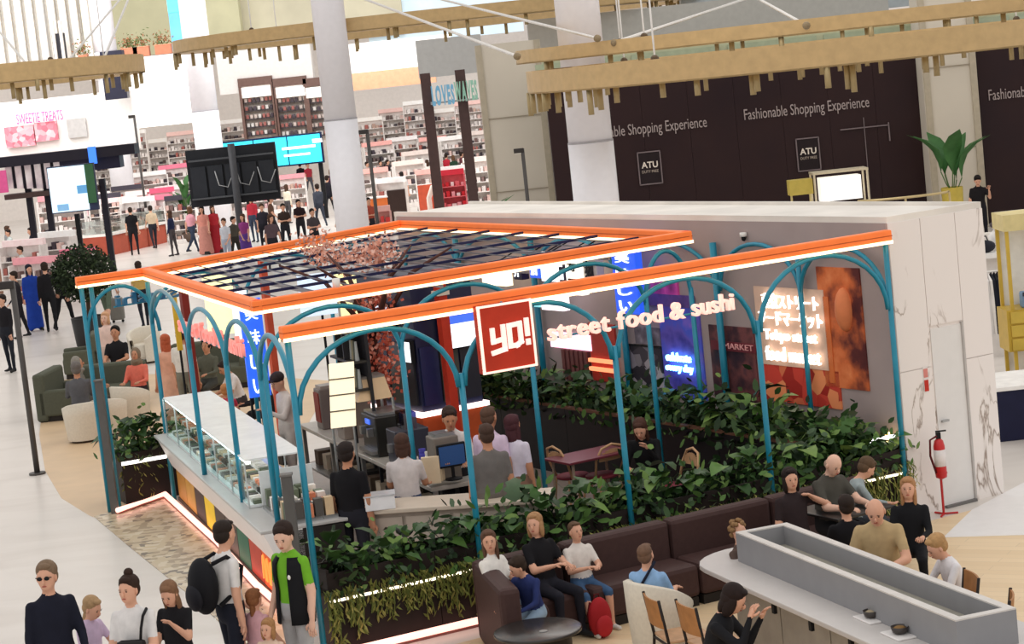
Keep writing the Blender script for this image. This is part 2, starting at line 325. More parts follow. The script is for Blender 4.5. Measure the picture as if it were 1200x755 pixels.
# beige stone pilasters
for nm, x0, x1, y, zt in (('wall_pilaster', 1086, 1150, 150, 6.5), ('wall_stone', 566, 643, 150, 6.2)):
    YY = HY - .6 if nm == 'wall_pilaster' else 60
    a, b_ = V(x0, y, YY).x, V(x1, y, YY).x
    o = MB().box(((a + b_) / 2, YY + .5, zt / 2), (b_ - a, 1.0, zt)).build(nm, mat('#d2c9ba', .6, 0, 0, .06, .5)); struct(o)
    MB().box((a + .1, YY - .02, zt / 2), (.16, .06, zt)).build('edge_strip', mat('#b5aa96', .5), o); MB().box((b_ - .1, YY - .02, zt / 2), (.16, .06, zt)).build('edge_strip', mat('#b5aa96', .5), o)
    for k in range(1, 3): MB().box(((a + b_) / 2, YY - .015, zt * k / 3), (b_ - a - .36, .04, .02)).build('joint', mat('#9c917f', .6), o)
# round white columns
for i, (xc, yj, wpx, Y, zb) in enumerate(((399, 140, 38, 62, None), (692, 166, 52, 48, None), (240, 130, 31, 88, None), (124, 60, 26, 96, 1))):
    c = V(xc, yj, Y); r = wpx * Y / F / 2; zj = c.z; x0 = c.x
    o = MB().cyl((x0, Y, zj), (x0, Y, 13), r, n=40).build('column_%d' % (i + 1), mat('#efedf2', .6, 0, 0, .02), smooth=True); struct(o)
    struct(MB().cyl((x0, Y, 0), (x0, Y, zj), r * 1.03, n=40).build('column_base', mat('#f6f5fb', .4, 0, 0, .02), o, smooth=True))
    MB().cyl((x0, Y, zj - .02), (x0, Y, zj + .02), r * 1.035, n=40).build('joint', mat('#aaa8ad', .5), o)
# ------------------------------------------------------------------ far mall: shops, upper floor
bw = MB().box((-5, 118, 8), (90, 1, 20)).build('wall_back', mat('#ece4de', .7, 0, 0, .04)); struct(bw)
# white fascias
for nm, x, y, wp, hp, Y in (('wall_fascia', 190, 88, 100, 46, 93), ('wall_fascia_treats', 62, 150, 190, 70, 90), ('wall_fascia_arcade', 310, 78, 110, 55, 104), ('wall_fascia_shop', 470, 66, 120, 40, 92)):
    struct(PB(x, y, wp, hp, Y, 1.0).build(nm, mat('#f2eeea', .6, 0, 0, .03)))
o = struct(PB(455, 92, 110, 20, 86, .8).build('wall_fascia_peach', mat('#d69c7c', .6)))
o = struct(PB(527, 66, 76, 44, 76, 1.2).build('wall_grey_panel', mat('#c9cbcb', .6, 0, 0, .04)))
struct(PB(188, 126, 80, 42, 91, .4).build('wall_light_panel', LITW))
for x, y, wp, hp, Y in ((133, 88, 26, 56, 88.6),): struct(PB(x, y, wp, hp, Y, .6).build('wall_dark_panel', mat('#2b2b3c', .5)))
# green-white opaque upper storey with terrace
struct(PB(160, 32, 240, 66, 106, 1).build('wall_terrace', mat('#c9c6a4', .6, 0, 0, .1, .6)))
struct(PB(370, 20, 200, 60, 107.2, 1).build('wall_terrace_2', mat('#d3cdb4', .6, 0, 0, .1, .6)))
struct(PB(520, 10, 180, 70, 108, 1).build('wall_upper_glazing', mat('#c6dbe8', .3, 0, .35, .1, .8)))
struct(PB(830, 22, 420, 40, 64, .8).build('wall_upper_slab', mat('#bcbab4', .6, 0, 0, .05)))
struct(PB(1050, -12, 500, 40, 66, .8).build('wall_upper_slab_2', mat('#b4bcc0', .5, 0, 0, .05)))
# white slatted cladding left, every slat a piece
cl = struct(PB(30, 40, 130, 110, 99, .3).build('wall_cladding', mat('#d9d4cc', .6)))
for i in range(11):
    x = -28 + i * 13; PB(x, 38, 8, 112, 98.6, .3).build('slat', mat('#efe9e0', .6), cl)
dk = struct(PB(70, 62, 14, 45, 97, .3).build('wall_dark_recess', mat('#3b3a40', .6)))
PB(64, 55, 3, 60, 96.6, .2).build('slat', mat('#efe9e0', .6), dk); PB(73, 55, 3, 60, 96.6, .2).build('slat', mat('#efe9e0', .6), dk)
# ================================================================== KIOSK
ZT = 3.30                                  # top of the canopy beams
def X2(p): return Vector((p[0], p[1], 0))
N_, P5 = Vector((-2.16, 20.32, 0)), X2(G(1036, 270, ZT)); C_, D_ = X2(G(300, 352, ZT)), X2(G(803, 271, ZT)); E_, L_, A_ = X2(G(470, 258, ZT)), X2(G(181, 315, ZT)), X2(G(97, 322, ZT))
L_ = (L_ + X2(G(194, 582))) / 2; A_ = (A_ + X2(G(126, 606))) / 2
def beam(par, p, q, name='beam', wd=.12, ht=.13):
    d = (q - p).normalized(); s = Vector((-d.y, d.x, 0)) * wd; p = p - d * .06; q = q + d * .06
    b = MB().par(p - s / 2 + UP * (ZT - ht), q - p, s, UP * ht).build(name, ORANGE, par, bev=.015)
    for sd_ in (-1, 1): MB().par(p + s * (.5 * sd_) - s * .08 + UP * (ZT - ht - .022), q - p, s * .16, UP * .035).build('light_strip', STRIP, b)
    MB().par(p - s * .3 + UP * (ZT - ht - .02), q - p, s * .6, UP * .02).build('soffit', mat('#c9b49c', .6), b)
    g = MB().par(p - s * .51 + UP * (ZT - ht * .55), q - p, s * 1.02, UP * .012).build('groove', mat('#c85f2c', .5), b)
PR = .032
def post(par, p, z0, z1, r=PR, twin=None):
    MB().cyl(p + UP * z0, p + UP * z1, r, n=10).build('post', TEAL, par, smooth=True)
def arch(par, p, q, zs, zt, r=.028, frac=(0, 1)):
    pts = []; m = (p + q) / 2; h = (q - p) / 2
    for i in range(17):
        t = math.pi * (1 - (frac[0] + (frac[1] - frac[0]) * i / 16)); pts.append(m + h * math.cos(t) + UP * (zs + (zt - zs) * math.sin(t)))
    MB().tube(pts, r, 8).build('arch', TEAL, par, smooth=True)
# front frame
ff = thing('canopy_frame', 'orange lit beam on teal arches along the planted sofa side of the kiosk', 'canopy', N_)
beam(ff, N_, P5)
fpts = [N_ + (P5 - N_) * (k / 4) for k in range(5)]
for k, p in enumerate(fpts): post(ff, p, 0, 2.55 if 0 < k < 4 else ZT - .15)
for k in range(4):
    e = (P5 - N_).normalized() * .035; arch(ff, fpts[k] + e, fpts[k + 1] - e, 2.42, ZT - .17)
# side arches at the marble corner and where the front corner meets the counter side
q = KP(.12, 1.5); post(ff, q, 0, ZT - .2); arch(ff, P5 + VD * .05, q, 2.5, ZT - .2)
arch(ff, q, KP(.12, 3.1), 2.5, ZT - .2)
# pergola ring
pg = thing('pergola_roof', 'open pergola roof with orange lit rim, dark slats and teal arches above the kiosk', 'pergola', L_)
beam(pg, C_, D_); beam(pg, L_, C_); beam(pg, A_, L_); beam(pg, L_, E_); beam(pg, E_, D_)
sl = mat('#26264a', .5)
for k in range(1, 8):                       # dark slats across, parallel to the front beam
    t = k / 8; a = C_ + (L_ - C_) * t; b_ = D_ + (E_ - D_) * t; d = (b_ - a).normalized(); s = Vector((-d.y, d.x, 0)) * .035
    MB().par(a - s / 2 + UP * (ZT - .12), b_ - a, s, UP * .035).build('slat', sl, pg)
for k in (1, 2, 3, 4):
    t = k / 5; a = C_ + (D_ - C_) * t; b_ = L_ + (E_ - L_) * t; d = (b_ - a).normalized(); s = Vector((-d.y, d.x, 0)) * .03
    MB().par(a - s / 2 + UP * (ZT - .2), b_ - a, s, UP * .04).build('cross_bar', mat('#85848c', .4, .4), pg)
for k in range(1, 12):
    t = k / 12; a = C_ + (D_ - C_) * t; b_ = L_ + (E_ - L_) * t
    MB().cyl(a + UP * (ZT - .09), b_ + UP * (ZT - .09), .008, n=5).build('wire', mat('#55555f', .4, .4), pg)
ip = [C_ + (D_ - C_) * (k / 3.4) for k in range(4)] + [D_]
for p in ip: post(pg, p, 0, 2.6)
for k in range(4): arch(pg, ip[k], ip[k + 1], 2.45, ZT - .2)
# counter side: posts stand on the counter ledge
lp = [L_, X2(G(240, 556, .97)), X2(G(285, 588, .97)), X2(G(326, 614, .97))]
post(pg, L_, .0, ZT - .2)
for p in lp[1:]: post(pg, p, .96, 2.6)
chain = lp + [N_]
for k in range(4): arch(pg, chain[k], chain[k + 1], 2.5, ZT - .2)
# rear corner post pair
for dx in (0, .12): post(pg, A_ + Vector((dx, dx * .6, 0)), 0, ZT - .15)
arch(pg, A_, L_ + (L_ - A_) * .1, 2.4, ZT - .2)
rp = [L_ + (E_ - L_) * (k / 3) for k in range(4)]
for k in range(3): arch(pg, rp[k], rp[k + 1], 2.5, ZT - .2)
for p in rp[1:3]: post(pg, p, 0, 2.6)
for v in (3.2, 5.4, 7.6, 9.8):
    post(pg, KP(.1, v), 0, ZT - .2, .045); arch(pg, KP(.1, v), KP(.1, min(11.5, v + 2.2)), 2.5, ZT - .2)
# grey square half posts
for i, (p, lb) in enumerate(((N_ + Vector((-.16, -.06, 0)), 'grey square post at the near corner of the sushi counter'), (A_ + Vector((.1, -.15, 0)), 'grey square post at the rear corner beside the small planter'))):
    t = thing('square_post', lb, 'post', p); MB().par(p - Vector((.05, .05, 0)), (.1, 0, 0), (0, .1, 0), (0, 0, 1.86)).build('shaft', mat('#5e5c5a', .5), t, bev=.006)
    MB().par(p - Vector((.06, .06, 0)) + UP * 1.86, (.12, 0, 0), (0, .12, 0), (0, 0, .02)).build('cap', mat('#6f6d6a', .5), t)
# security cameras / lamps on beams
for i, (p, lb) in enumerate(((C_ + (D_ - C_) * .17 + UP * ZT, 'small white spotlight clipped on the pergola front beam'), (KP(.06, 2.6, ZT - .12), 'white dome camera on the kiosk wall under the roof edge'))):
    t = thing('spotlight' if i == 0 else 'dome_camera', lb, 'lamp' if i == 0 else 'camera', p)
    MB().cyl(p, p + UP * (.1 if i == 0 else .05), .045, n=12).build('housing', WHITE, t, True); MB().ell(p + UP * -.02, (.03, .03, .04)).build('lens', BLACK, t, True)
    if i == 0: MB().cyl(p - UP * .45, p, .015, n=6).build('stem', mat('#b7b3b0', .4, .3), t)
# ------------------------------------------------------------------ big signs
fdir = (P5 - N_).normalized(); fn = Vector((fdir.y, -fdir.x, 0))        # fn points towards the visitors
def FP(px, py, off=0.0):                    # pixel -> point on the front-frame plane
    d = ray(px, py); nrm = np.array([fn.x, fn.y, 0]); base = N_ + fn * off; t = ((base.x) * nrm[0] + base.y * nrm[1]) / (d[0] * nrm[0] + d[1] * nrm[1])
    return Vector((t * d[0], t * d[1], CAMH + t * d[2]))
def channel(s, m, p, xd, h, width, par, depth=.05, bold=.014, mirror=False):   # every letter a piece of its own
    ws = []; me = []
    for ch in s:
        if ch == ' ': ws.append(.28); me.append(None); continue
        t = text_mesh(ch, .5, bold); co = np.zeros(len(t.vertices) * 3, 'f'); t.vertices.foreach_get('co', co); co = co.reshape(-1, 3); ws.append(co[:, 0].max() - co[:, 0].min() + .07); me.append((t, co))
    tot = sum(ws); x = 0; xd = Vector((xd[0], xd[1], 0)).normalized(); nd = xd.cross(UP); hh = h / .73
    for wd, mm in zip(ws, me):
        if mm:
            t, co = mm; X = (co[:, 0] - co[:, 0].min() + x) / tot * width; Z = co[:, 1] * hh; Dp = co[:, 2] * depth
            x0 = X.mean(); out = np.outer(X - x0, xd) + np.outer(Z, UP) + np.outer(Dp, nd)
            t.vertices.foreach_set('co', out.astype('f').ravel()); t.materials.clear(); t.materials.append(m); t.update()
            o = bpy.data.objects.new('letter', t); COL.objects.link(o); o.location = p + xd * float(x0); setp(o, par)
        x += wd
PINKL = mat('#ffc3b4', .4, 0, .85, 0)
a, b_ = FP(643, 400, .05), FP(862, 362, .05)
t = thing('sign_lettering', 'pink lit sign letters reading street food & sushi beside the red sign', 'sign', a)
channel('street food & sushi', PINKL, Vector((a.x, a.y, (a.z + b_.z) / 2)), fdir, .19, (X2(b_) - X2(a)).length, t)
MB().cyl(Vector((a.x, a.y, (a.z + b_.z) / 2 + .02)) - fn * .05, Vector((b_.x, b_.y, (a.z + b_.z) / 2 + .02)) - fn * .05, .012, n=6).build('rail', TEAL, t)
# red sign
tl_, tr_, bl_ = FP(562, 363, .16), FP(619, 354, .16), FP(568, 443, .16)
c0 = (tl_ + tr_) / 2; wS = (X2(tr_) - X2(tl_)).length + .06; hS = tl_.z - bl_.z; c0.z = (tl_.z + bl_.z) / 2 + .03
t = thing('box_sign', 'square red lit box sign with white YO! lettering', 'sign', c0)
o0 = c0 - fdir * wS / 2 - UP * hS / 2
MB().par(o0, fdir * wS, fn * -.1, UP * hS).build('box', mat('#b23420', .5, 0, .15), t, bev=.01)
fr = MB(); e = .022
for oo, aa, cc in ((o0, fdir * wS, UP * e), (o0 + UP * (hS - e), fdir * wS, UP * e), (o0, fdir * e, UP * hS), (o0 + fdir * (wS - e), fdir * e, UP * hS)): fr.par(oo + fn * .012, aa, fn * -.03, cc)
fr.build('frame', mat('#ffd9c8', .4, 0, .9, 0), t)
# YO! lettering: blocky strokes built as pieces
LW = mat('#fbe6de', .5, 0, .55, 0)
def S_(a, b2, cpts):                         # strokes in sign coordinates 0..1
    mb = MB(); pts = [o0 + fdir * (wS * x) + UP * (hS * y) + fn * .02 for x, y in cpts]; st = .048
    for p, q in zip(pts, pts[1:]):
        d = (q - p).normalized(); s = d.cross(fn).normalized() * st; mb.par(p - s / 2 - d * st * .5, (q - p) + d * st, s, fn * .025)
    return mb
S_(0, 0, [(.21, .63), (.21, .46), (.40, .48)]).build('letter', LW, t)
S_(0, 0, [(.41, .66), (.41, .33), (.20, .30)]).build('letter', LW, t)
S_(0, 0, [(.52, .66), (.72, .67), (.72, .40), (.64, .36), (.52, .36), (.52, .66)]).build('letter', LW, t)
S_(0, 0, [(.85, .70), (.85, .50)]).build('letter', LW, t); S_(0, 0, [(.85, .39), (.85, .37)]).build('letter', LW, t)
br = MB(); br.cyl(c0 + UP * hS / 2 - fn * .05, Vector((c0.x, c0.y, ZT - .15)) - fn * .15, .015, n=6); br.build('bracket', TEAL, t)
# counter-side letters and rear letters
ld = (L_ - N_).normalized()
def lettering_on(a, b2, s, h, z, lbl, m, mirror=False):
    t = thing('sign_lettering', lbl, 'sign', a); channel(s, m, Vector((a.x, a.y, z)), (b2 - a), h, (b2 - a).length, t, mirror=mirror); d = (b2 - a).normalized()
    MB().cyl(Vector((a.x, a.y, z)), Vector((b2.x, b2.y, z)), .012, n=6).build('rail', TEAL, t); return t
pa, pb = X2(G(226, 395, 2.5)), X2(G(286, 412, 2.5))
lettering_on(L_ + (C_ - L_) * .3, L_ + (C_ - L_) * .86, 'street food & sushi', .23, 2.58, 'pink lit sign letters over the glass sushi counter', mat('#f08f86', .4, 0, .5, 0))
ra = A_ + (L_ - A_) * .55; rb = L_ + (E_ - L_) * .12
t = lettering_on(L_ + (E_ - L_) * .1, A_ + (L_ - A_) * .45, 'sushi', .17, 2.82, 'blue letters seen from behind under the rear kiosk beam', mat('#2f6f95', .4))
# ------------------------------------------------------------------ wall posters and neon: pixels on the wall plane
wn = -BD
def WP(px, py, off=.03):
    d = ray(px, py); base = K + wn * off; t = (base.x * wn.x + base.y * wn.y) / (d[0] * wn.x + d[1] * wn.y)
    return Vector((t * d[0], t * d[1], CAMH + t * d[2]))
def wrect(x0, y0, x1, y1, off):              # upright rectangle on the wall whose picture box is about this
    a = WP(x0, (y0 + y1) / 2, off); b2 = WP(x1, (y0 + y1) / 2, off); xm = (x0 + x1) / 2
    return X2(a), (X2(b2) - X2(a)), WP(xm, y1, off).z, WP(xm, y0, off).z
def poster(x0, y0, x1, y1, m, lbl, off=.04, th=.03, name='wall_poster', cat='poster', frame=None):
    p, e2, z0, z1 = wrect(x0, y0, x1, y1, off); t = thing(name, lbl, cat, p + UP * z0)
    MB().par(p + UP * z0, e2, wn * -th, UP * (z1 - z0)).build('print', m, t)
    if frame:
        fr = MB(); d = e2.normalized() * .02
        for oo, aa, cc in ((p + UP * z0, e2, UP * .02), (p + UP * (z1 - .02), e2, UP * .02), (p + UP * z0, d, UP * (z1 - z0)), (p + e2 - d, d, UP * (z1 - z0))): fr.par(oo + wn * .008, aa, wn * -.02, cc)
        fr.build('frame', frame, t)
    return t, p, e2, z0, z1
WX = -VD                                       # reading direction along the wall
t, p, e2, z0, z1 = poster(962, 314, 1012, 455, mat_print('chef', ['#3b2026', '#5a2c2a', '#c8683c', '#e08a58'], 2.2, 'noise', .12), 'tall dark and orange photo poster of food on kiosk wall')
MB().par(p + e2 * .12 + UP * (z0 + .05), e2 * .12, wn * .01, UP * (z1 - z0) * .72).build('stripe', mat('#d8743f', .5), t)
MB().ell(p + e2 * .62 + UP * (z0 + (z1 - z0) * .66) + wn * .01, (.12, .12, .26), 14, 8).build('motif', mat('#e2875a', .6), t, True)
poster(892, 431, 984, 474, mat_print('redwall', ['#9c2c26', '#c8473a', '#b53a30', '#e08a5c'], 5, 'cells', .1), 'red crate-patterned panel below the glowing white neon text')
poster(834, 383, 886, 468, mat_print('market', ['#2f2632', '#4a3138', '#7d4a4a', '#3a2f40'], 3.2, 'noise'), 'dark crowd-scene poster with a maroon strip on the kiosk wall')
t, p, e2, z0, z1 = wrect(834, 403, 886, 413, .055) and (None, *wrect(834, 401, 886, 412, .055))
tt = thing('poster_caption', 'maroon caption strip with pale lettering across the crowd-scene poster', 'sign', p + UP * z0)
MB().par(p + UP * z0, e2, wn * .008, UP * (z1 - z0)).build('strip', mat('#6e2c36', .5), tt)
text('letters', 'MARKET', mat('#d79a98', .5, 0, .1), p + e2 * .3 + UP * (z0 + .03) + wn * .012, WX, (z1 - z0) * .6, tt, e2.length * .65, .01)
poster(776, 358, 823, 466, mat_print('mural', ['#35307a', '#574a9c', '#3f4fb0', '#7a5bb0'], 2.6, 'noise', .22), 'purple blue mural panel behind the blue neon on kiosk wall')  # faint emission in the print stands in for the blue neon's glow
poster(742, 345, 812, 359, mat_print('mural2', ['#4a3768', '#5f4580', '#3d3260'], 3, 'noise', .15), 'dusky purple strip panel above the mural', .06)
poster(735, 405, 776, 462, mat_print('shelf', ['#3a353c', '#8d8690', '#c0b9c0', '#4c464e'], 7, 'cells'), 'black and white shelf picture on the kiosk wall', .05, frame=BLACK)
poster(744, 384, 773, 404, mat_print('shelf2', ['#4a444c', '#77707a', '#a49da6'], 6, 'noise'), 'small grey picture above the shelf picture', .05)
poster(762, 316, 793, 345, mat_print('magenta', ['#6a2a5c', '#a03a80', '#d2569c'], 4, 'noise', .25), 'magenta poster high on the kiosk wall', .05)
poster(645, 391, 692, 409, mat('#ffc6dc', .4, 0, 1.6, 0), 'glowing pink light panel with lettering above the slatted board', .06, .06, 'light_sign', 'sign')
t, p, e2, z0, z1 = poster(660, 411, 691, 446, mat('#5a3338', .6), 'dark slatted board on the wall under the pink light panel', .05, .03, 'slat_board', 'panel')
for k in range(6): MB().par(p + e2 * (k / 6 + .02) + UP * z0 + wn * .02, e2 * .1, wn * -.02, UP * (z1 - z0)).build('slat', mat('#7a4a48', .6), t)
t, p, e2, z0, z1 = poster(692, 380, 722, 447, mat('#a8392f', .5, 0, .12), 'red alcove panel with lit shelf next to the slatted board', .05, .04, 'alcove_panel', 'panel')
for k in (.18, .33): MB().par(p + UP * (z0 + (z1 - z0) * k) + wn * .05, e2, wn * -.05, UP * .05).build('light_shelf', mat('#ff9a6a', .5, 0, 1.2, 0), t)
# neon texts
def neon(x0, y0, x1, y1, s, m, lbl, off=.1, grp=None, t=None):
    p, e2, z0, z1 = wrect(x0, y0, x1, y1, off)
    t = t or thing('neon_sign', lbl, 'neon sign', p + UP * z0)
    text('letters', s, m, p + UP * z0, WX, z1 - z0, t, e2.length, .03, .004); return t
NW = mat('#fff3e6', .4, 0, 2.0, 0); NB = mat('#7fdcff', .4, 0, 6.0, 0)
t = neon(893, 345, 958, 363, '東京ストリート', NW, 'glowing white neon text in four lines on the kiosk wall', .1)
neon(890, 366, 963, 383, 'フードマーケット', NW, '', .1, None, t); neon(896, 388, 957, 404, 'Tokyo street', NW, '', .1, None, t); neon(898, 408, 961, 425, 'food market', NW, '', .1, None, t)
p, e2, z0, z1 = wrect(887, 338, 968, 430, .05); MB().par(p + UP * z0, e2, wn * -.02, UP * (z1 - z0)).build('backing', mat('#d8b8a4', .7), t)  # pale warm colour stands in for the wall lit by the neon
t = neon(781, 414, 809, 424, 'celebrate', NB, 'glowing blue neon reading celebrate every day on the purple mural', .1); neon(781, 427, 812, 438, 'every day', NB, '', .1, None, t)
# blade and box signs hanging out from the wall
def blade(x0, y0, x1, y1, m, lbl, chars='', cm=None, off=.3, sub=None, th=.12):
    p, e2, z0, z1 = wrect(x0, y0, x1, y1, off); t = thing('blade_sign', lbl, 'sign', p + UP * z0)
    MB().par(p + UP * z0, e2, wn * -th, UP * (z1 - z0)).build('box', m, t, bev=.01)
    MB().cyl(p + e2 * .5 + UP * z1 - wn * .05, p + e2 * .5 + UP * min(ZT, z1 + .15) - wn * (off - .02), .01, n=6).build('bracket', BLACK, t)
    k = len(chars); hh = (z1 - z0) / max(1, k)
    for i, ch in enumerate(chars):
        text('letter', ch, cm, p + e2 * .18 + UP * (z1 - hh * (i + .85)) + wn * .01, WX, hh * .66, t, e2.length * .6, .015, .01)
    return t
BW = mat('#f4fbff', .4, 0, 1.5, 0); BLUE = mat('#2456e0', .4, 0, .9, 0); DK = mat('#2b2440', .5); INK = mat('#2c2a33', .5)
blade(719, 292, 746, 368, BLUE, 'tall blue lit blade sign with white characters beside the magenta poster', '美味しい', BW, .45)
blade(633, 296, 654, 330, BW, 'plain white lit box sign next to the narrow dark blade', '', INK, .5)
blade(655, 300, 662, 345, DK, 'narrow dark blade sign with pale characters', '居酒屋', BW, .5)
blade(663, 298, 680, 346, mat('#fdf8e8', .4, 0, 1.3, 0), 'white lit blade sign with brush characters', '寿司', INK, .5)
blade(620, 303, 632, 326, BLUE, 'short blue lit blade sign between the white box signs', '酒', BW, .5)
blade(601, 305, 611, 328, DK, 'small dark blade sign with pale strokes', '丼', BW, .5)
blade(564, 309, 592, 335, mat('#fff2cf', .4, 0, 1.4, 0), 'square warm white lit box sign under the pergola', '', INK, .5)
blade(634, 347, 659, 364, mat('#fff0f6', .4, 0, 1.5, 0), 'small white lit box sign over the pink light panel', '', INK, .5)
blade(622, 348, 632, 360, mat('#7fd0d8', .4, 0, 1.0, 0), 'tiny teal lit box sign', '', INK, .5)
blade(683, 300, 699, 330, mat('#cfc7c6', .5), 'pale grey hanging banner behind the teal arch', '麺', INK, .45)
# ------------------------------------------------------------------ sushi counter
q0, q1 = Vector((-2.72, 22.1, 0)), Vector((-5.0, 29.5, 0)); ce = (q1 - q0).normalized(); cn = Vector((-ce.y, ce.x, 0))   # cn points to the walkway
if cn.x > 0: cn = -cn
CLn = (q1 - q0).length
ct = thing('sushi_counter', 'long white sushi counter with overhanging fascia and grey ledge', 'counter', q0)
MB().par(q0 - cn * .75, ce * CLn, cn * .62, UP * .92).build('base', DARK, ct)
MB().par(q0 - cn * .8, ce * CLn, cn * .72, UP * .045).build('plinth', mat('#59504a', .6), ct)
fsc = MB(); fsc.add([q0 + UP * .5 - cn * .05, q1 + UP * .5 - cn * .05, q1 + UP * .93 + cn * .12, q0 + UP * .93 + cn * .12, q0 + UP * .5 - cn * .3, q1 + UP * .5 - cn * .3, q1 + UP * .93 - cn * .3, q0 + UP * .93 - cn * .3], [(0, 1, 2, 3), (4, 7, 6, 5), (0, 3, 7, 4), (1, 5, 6, 2), (3, 2, 6, 7), (0, 4, 5, 1)]); fsc.build('fascia', mat('#efefee', .4, 0, 0, .03), ct)
MB().par(q0 + UP * .93 - cn * .8, ce * CLn, cn * .95, UP * .035).build('ledge', mat('#b6b5b3', .35, 0, 0, .03), ct, bev=.008)
cols = ['#c9964c', '#d2a24e', '#3a3532', '#f0cc2e', '#4a4038', '#5a5048', '#1f6b52', '#b23a26', '#e0602a', '#3a3532']
for i, cc in enumerate(cols):
    a = q1 - ce * (CLn * i / len(cols)); MB().par(a - cn * .13, -ce * (CLn / len(cols) - .03), cn * .03, UP * .5).build('panel', mat(cc, .5, 0, .12 if i in (3, 7, 8) else 0), ct)
arcs = MB()
for k in range(3): arcs.tube([q0 + ce * (1.0 + .22 * k) + ce * (.08 * math.cos(x)) - cn * .09 + UP * (.12 + .28 * math.sin(x)) for x in [math.pi * j / 10 for j in range(11)]], .012, 6)
arcs.build('motif', mat('#ff9a4a', .5, 0, .8, 0), ct)
# glass display case
g0, g1 = q0 + ce * 1.35 - cn * .0, q0 + ce * (CLn - .35) - cn * .0; gL = (g1 - g0).length; gz0, gz1 = .97, 1.5; gd = .66
dc = thing('display_case', 'long glass sushi display case on the white counter', 'display case', g0 + UP * gz0)
MB().par(g0 + UP * gz0 - cn * gd, ce * gL, cn * gd, UP * .03).build('base_tray', mat('#e9ecec', .3), dc)
MB().par(g0 + UP * gz1 - cn * gd, ce * gL, cn * gd, UP * .018).build('top_glass', mat('#e9edec', .45, 0, 0, .06, 5), dc)
nP = 6
for k in range(nP): MB().par(g0 + ce * (gL * k / nP + .01) + UP * (gz0 + .03), ce * (gL / nP - .02), cn * .008, UP * (gz1 - gz0 - .03)).build('pane', GLASS, dc)
for k in range(nP + 1):
    for s in (0, 1): MB().par(g0 + ce * (gL * k / nP - .01) + UP * gz0 - cn * (gd * s + (.0 if s == 0 else -.015)), ce * .02, cn * .015, UP * (gz1 - gz0)).build('frame_bar', mat('#c8cdcd', .3, .3), dc)
MB().par(g0 + UP * (gz0 + .19) - cn * (gd - .04), ce * gL, cn * .3, UP * .012).build('shelf', mat('#dfe6e6', .2), dc)
MB().par(g0 + UP * (gz1 - .03) - cn * .06, ce * gL, cn * .04, UP * .02).build('light_strip', mat('#ffffff', .5, 0, 9, 0), dc)
fd = MB(); fcol = [mat(x, .5) for x in ('#f0ece6', '#d98a68', '#6a7460', '#dcd8d0', '#5a5652', '#dcc09a')]
for zz in (gz0 + .03, gz0 + .205):
    for k in range(44):
        for r_ in range(2):
            c = g0 + ce * (gL * (k + .5) / 44) - cn * (.12 + .18 * r_ + (.1 if zz > gz0 + .1 else 0)) + UP * (zz + .022); fd.box(c, (.085, .13, .044), math.atan2(ce.y, ce.x), random.randrange(6))
stuff(fd.build('sushi_boxes', fcol, dc))
# open chilled end with stacked boxes near the corner
oc = thing('open_chiller', 'open chiller of packed sushi trays at the counter end by the corner post', 'chiller', q0 + UP * .965)
MB().par(q0 + ce * .1 + UP * .965 - cn * .72, ce * 1.15, cn * .6, UP * .04).build('tray', STEEL, oc)
MB().par(q0 + ce * 1.22 + UP * .965 - cn * .72, ce * .03, cn * .6, UP * .42).build('end_panel', mat('#dfe3e3', .3), oc)
fd = MB()
for k in range(9):
    for r_ in range(5):
        hh = .04 + .05 * random.randrange(1, 4); fd.box(q0 + ce * (.17 + .12 * k) - cn * (.2 + .11 * r_) + UP * (1.005 + hh / 2), (.1, .09, hh), math.atan2(ce.y, ce.x), random.randrange(6))
stuff(fd.build('food_boxes', fcol, oc))
# lit pink tube curb round the foot of the kiosk
cb = thing('light_curb', 'glowing pink tube curb round the foot of the kiosk', 'curb', q0)
cpts = [A_ + Vector((.15, -.25, 0)), X2(G(194, 584)), X2(G(255, 640)), X2(G(300, 690)), X2(G(338, 724)), N_ + Vector((-.25, -.2, 0)), N_ + fn * .12 + fdir * .15, N_ + fn * .12 + fdir * 1.95]
MB().tube([p + UP * .06 for p in cpts], .038, 10).build('tube', PINKTUBE, cb, True)
MB().tube([p + UP * .012 for p in cpts], .03, 6).build('channel', mat('#a06058', .5), cb)
# ------------------------------------------------------------------ core kiosk with screens
k0 = X2(G(495, 487, 1.25)); kr = BD * .95; kl = VD * 1.55
core = thing('kitchen_core', 'orange and navy kitchen core with screens in the middle of the kiosk', 'kiosk', k0)
MB().par(k0, kr, kl, UP * 1.22).build('base', mat('#b5502a', .5, 0, .06, .12), core)
MB().par(k0 - BD * .03 - VD * .03 + UP * 1.22, kr + BD * .06, kl + VD * .06, UP * .06).build('light_strip', mat('#ffe6e0', .4, 0, 2.2, 0), core)
MB().par(k0 + UP * 1.28 + BD * .03 + VD * .03, kr - BD * .06, kl - VD * .06, UP * 1.75).build('upper_cabinet', NAVY, core)
for k in range(3): MB().par(k0 + UP * 1.36 + BD * (.06 + .29 * k) - VD * .0, BD * .26, VD * .03, UP * .75).build('cabinet_door', mat(('#232a58', '#4a4a42', '#2a2a34')[k], .35), core)
for k in range(4): MB().par(k0 + UP * 1.36 + VD * (.1 + .35 * k) + BD * .0, VD * .31, BD * .03, UP * .8).build('cabinet_door', mat(('#2a2a30', '#4a4c44', '#23262e', '#5a3a34')[k], .35), core)
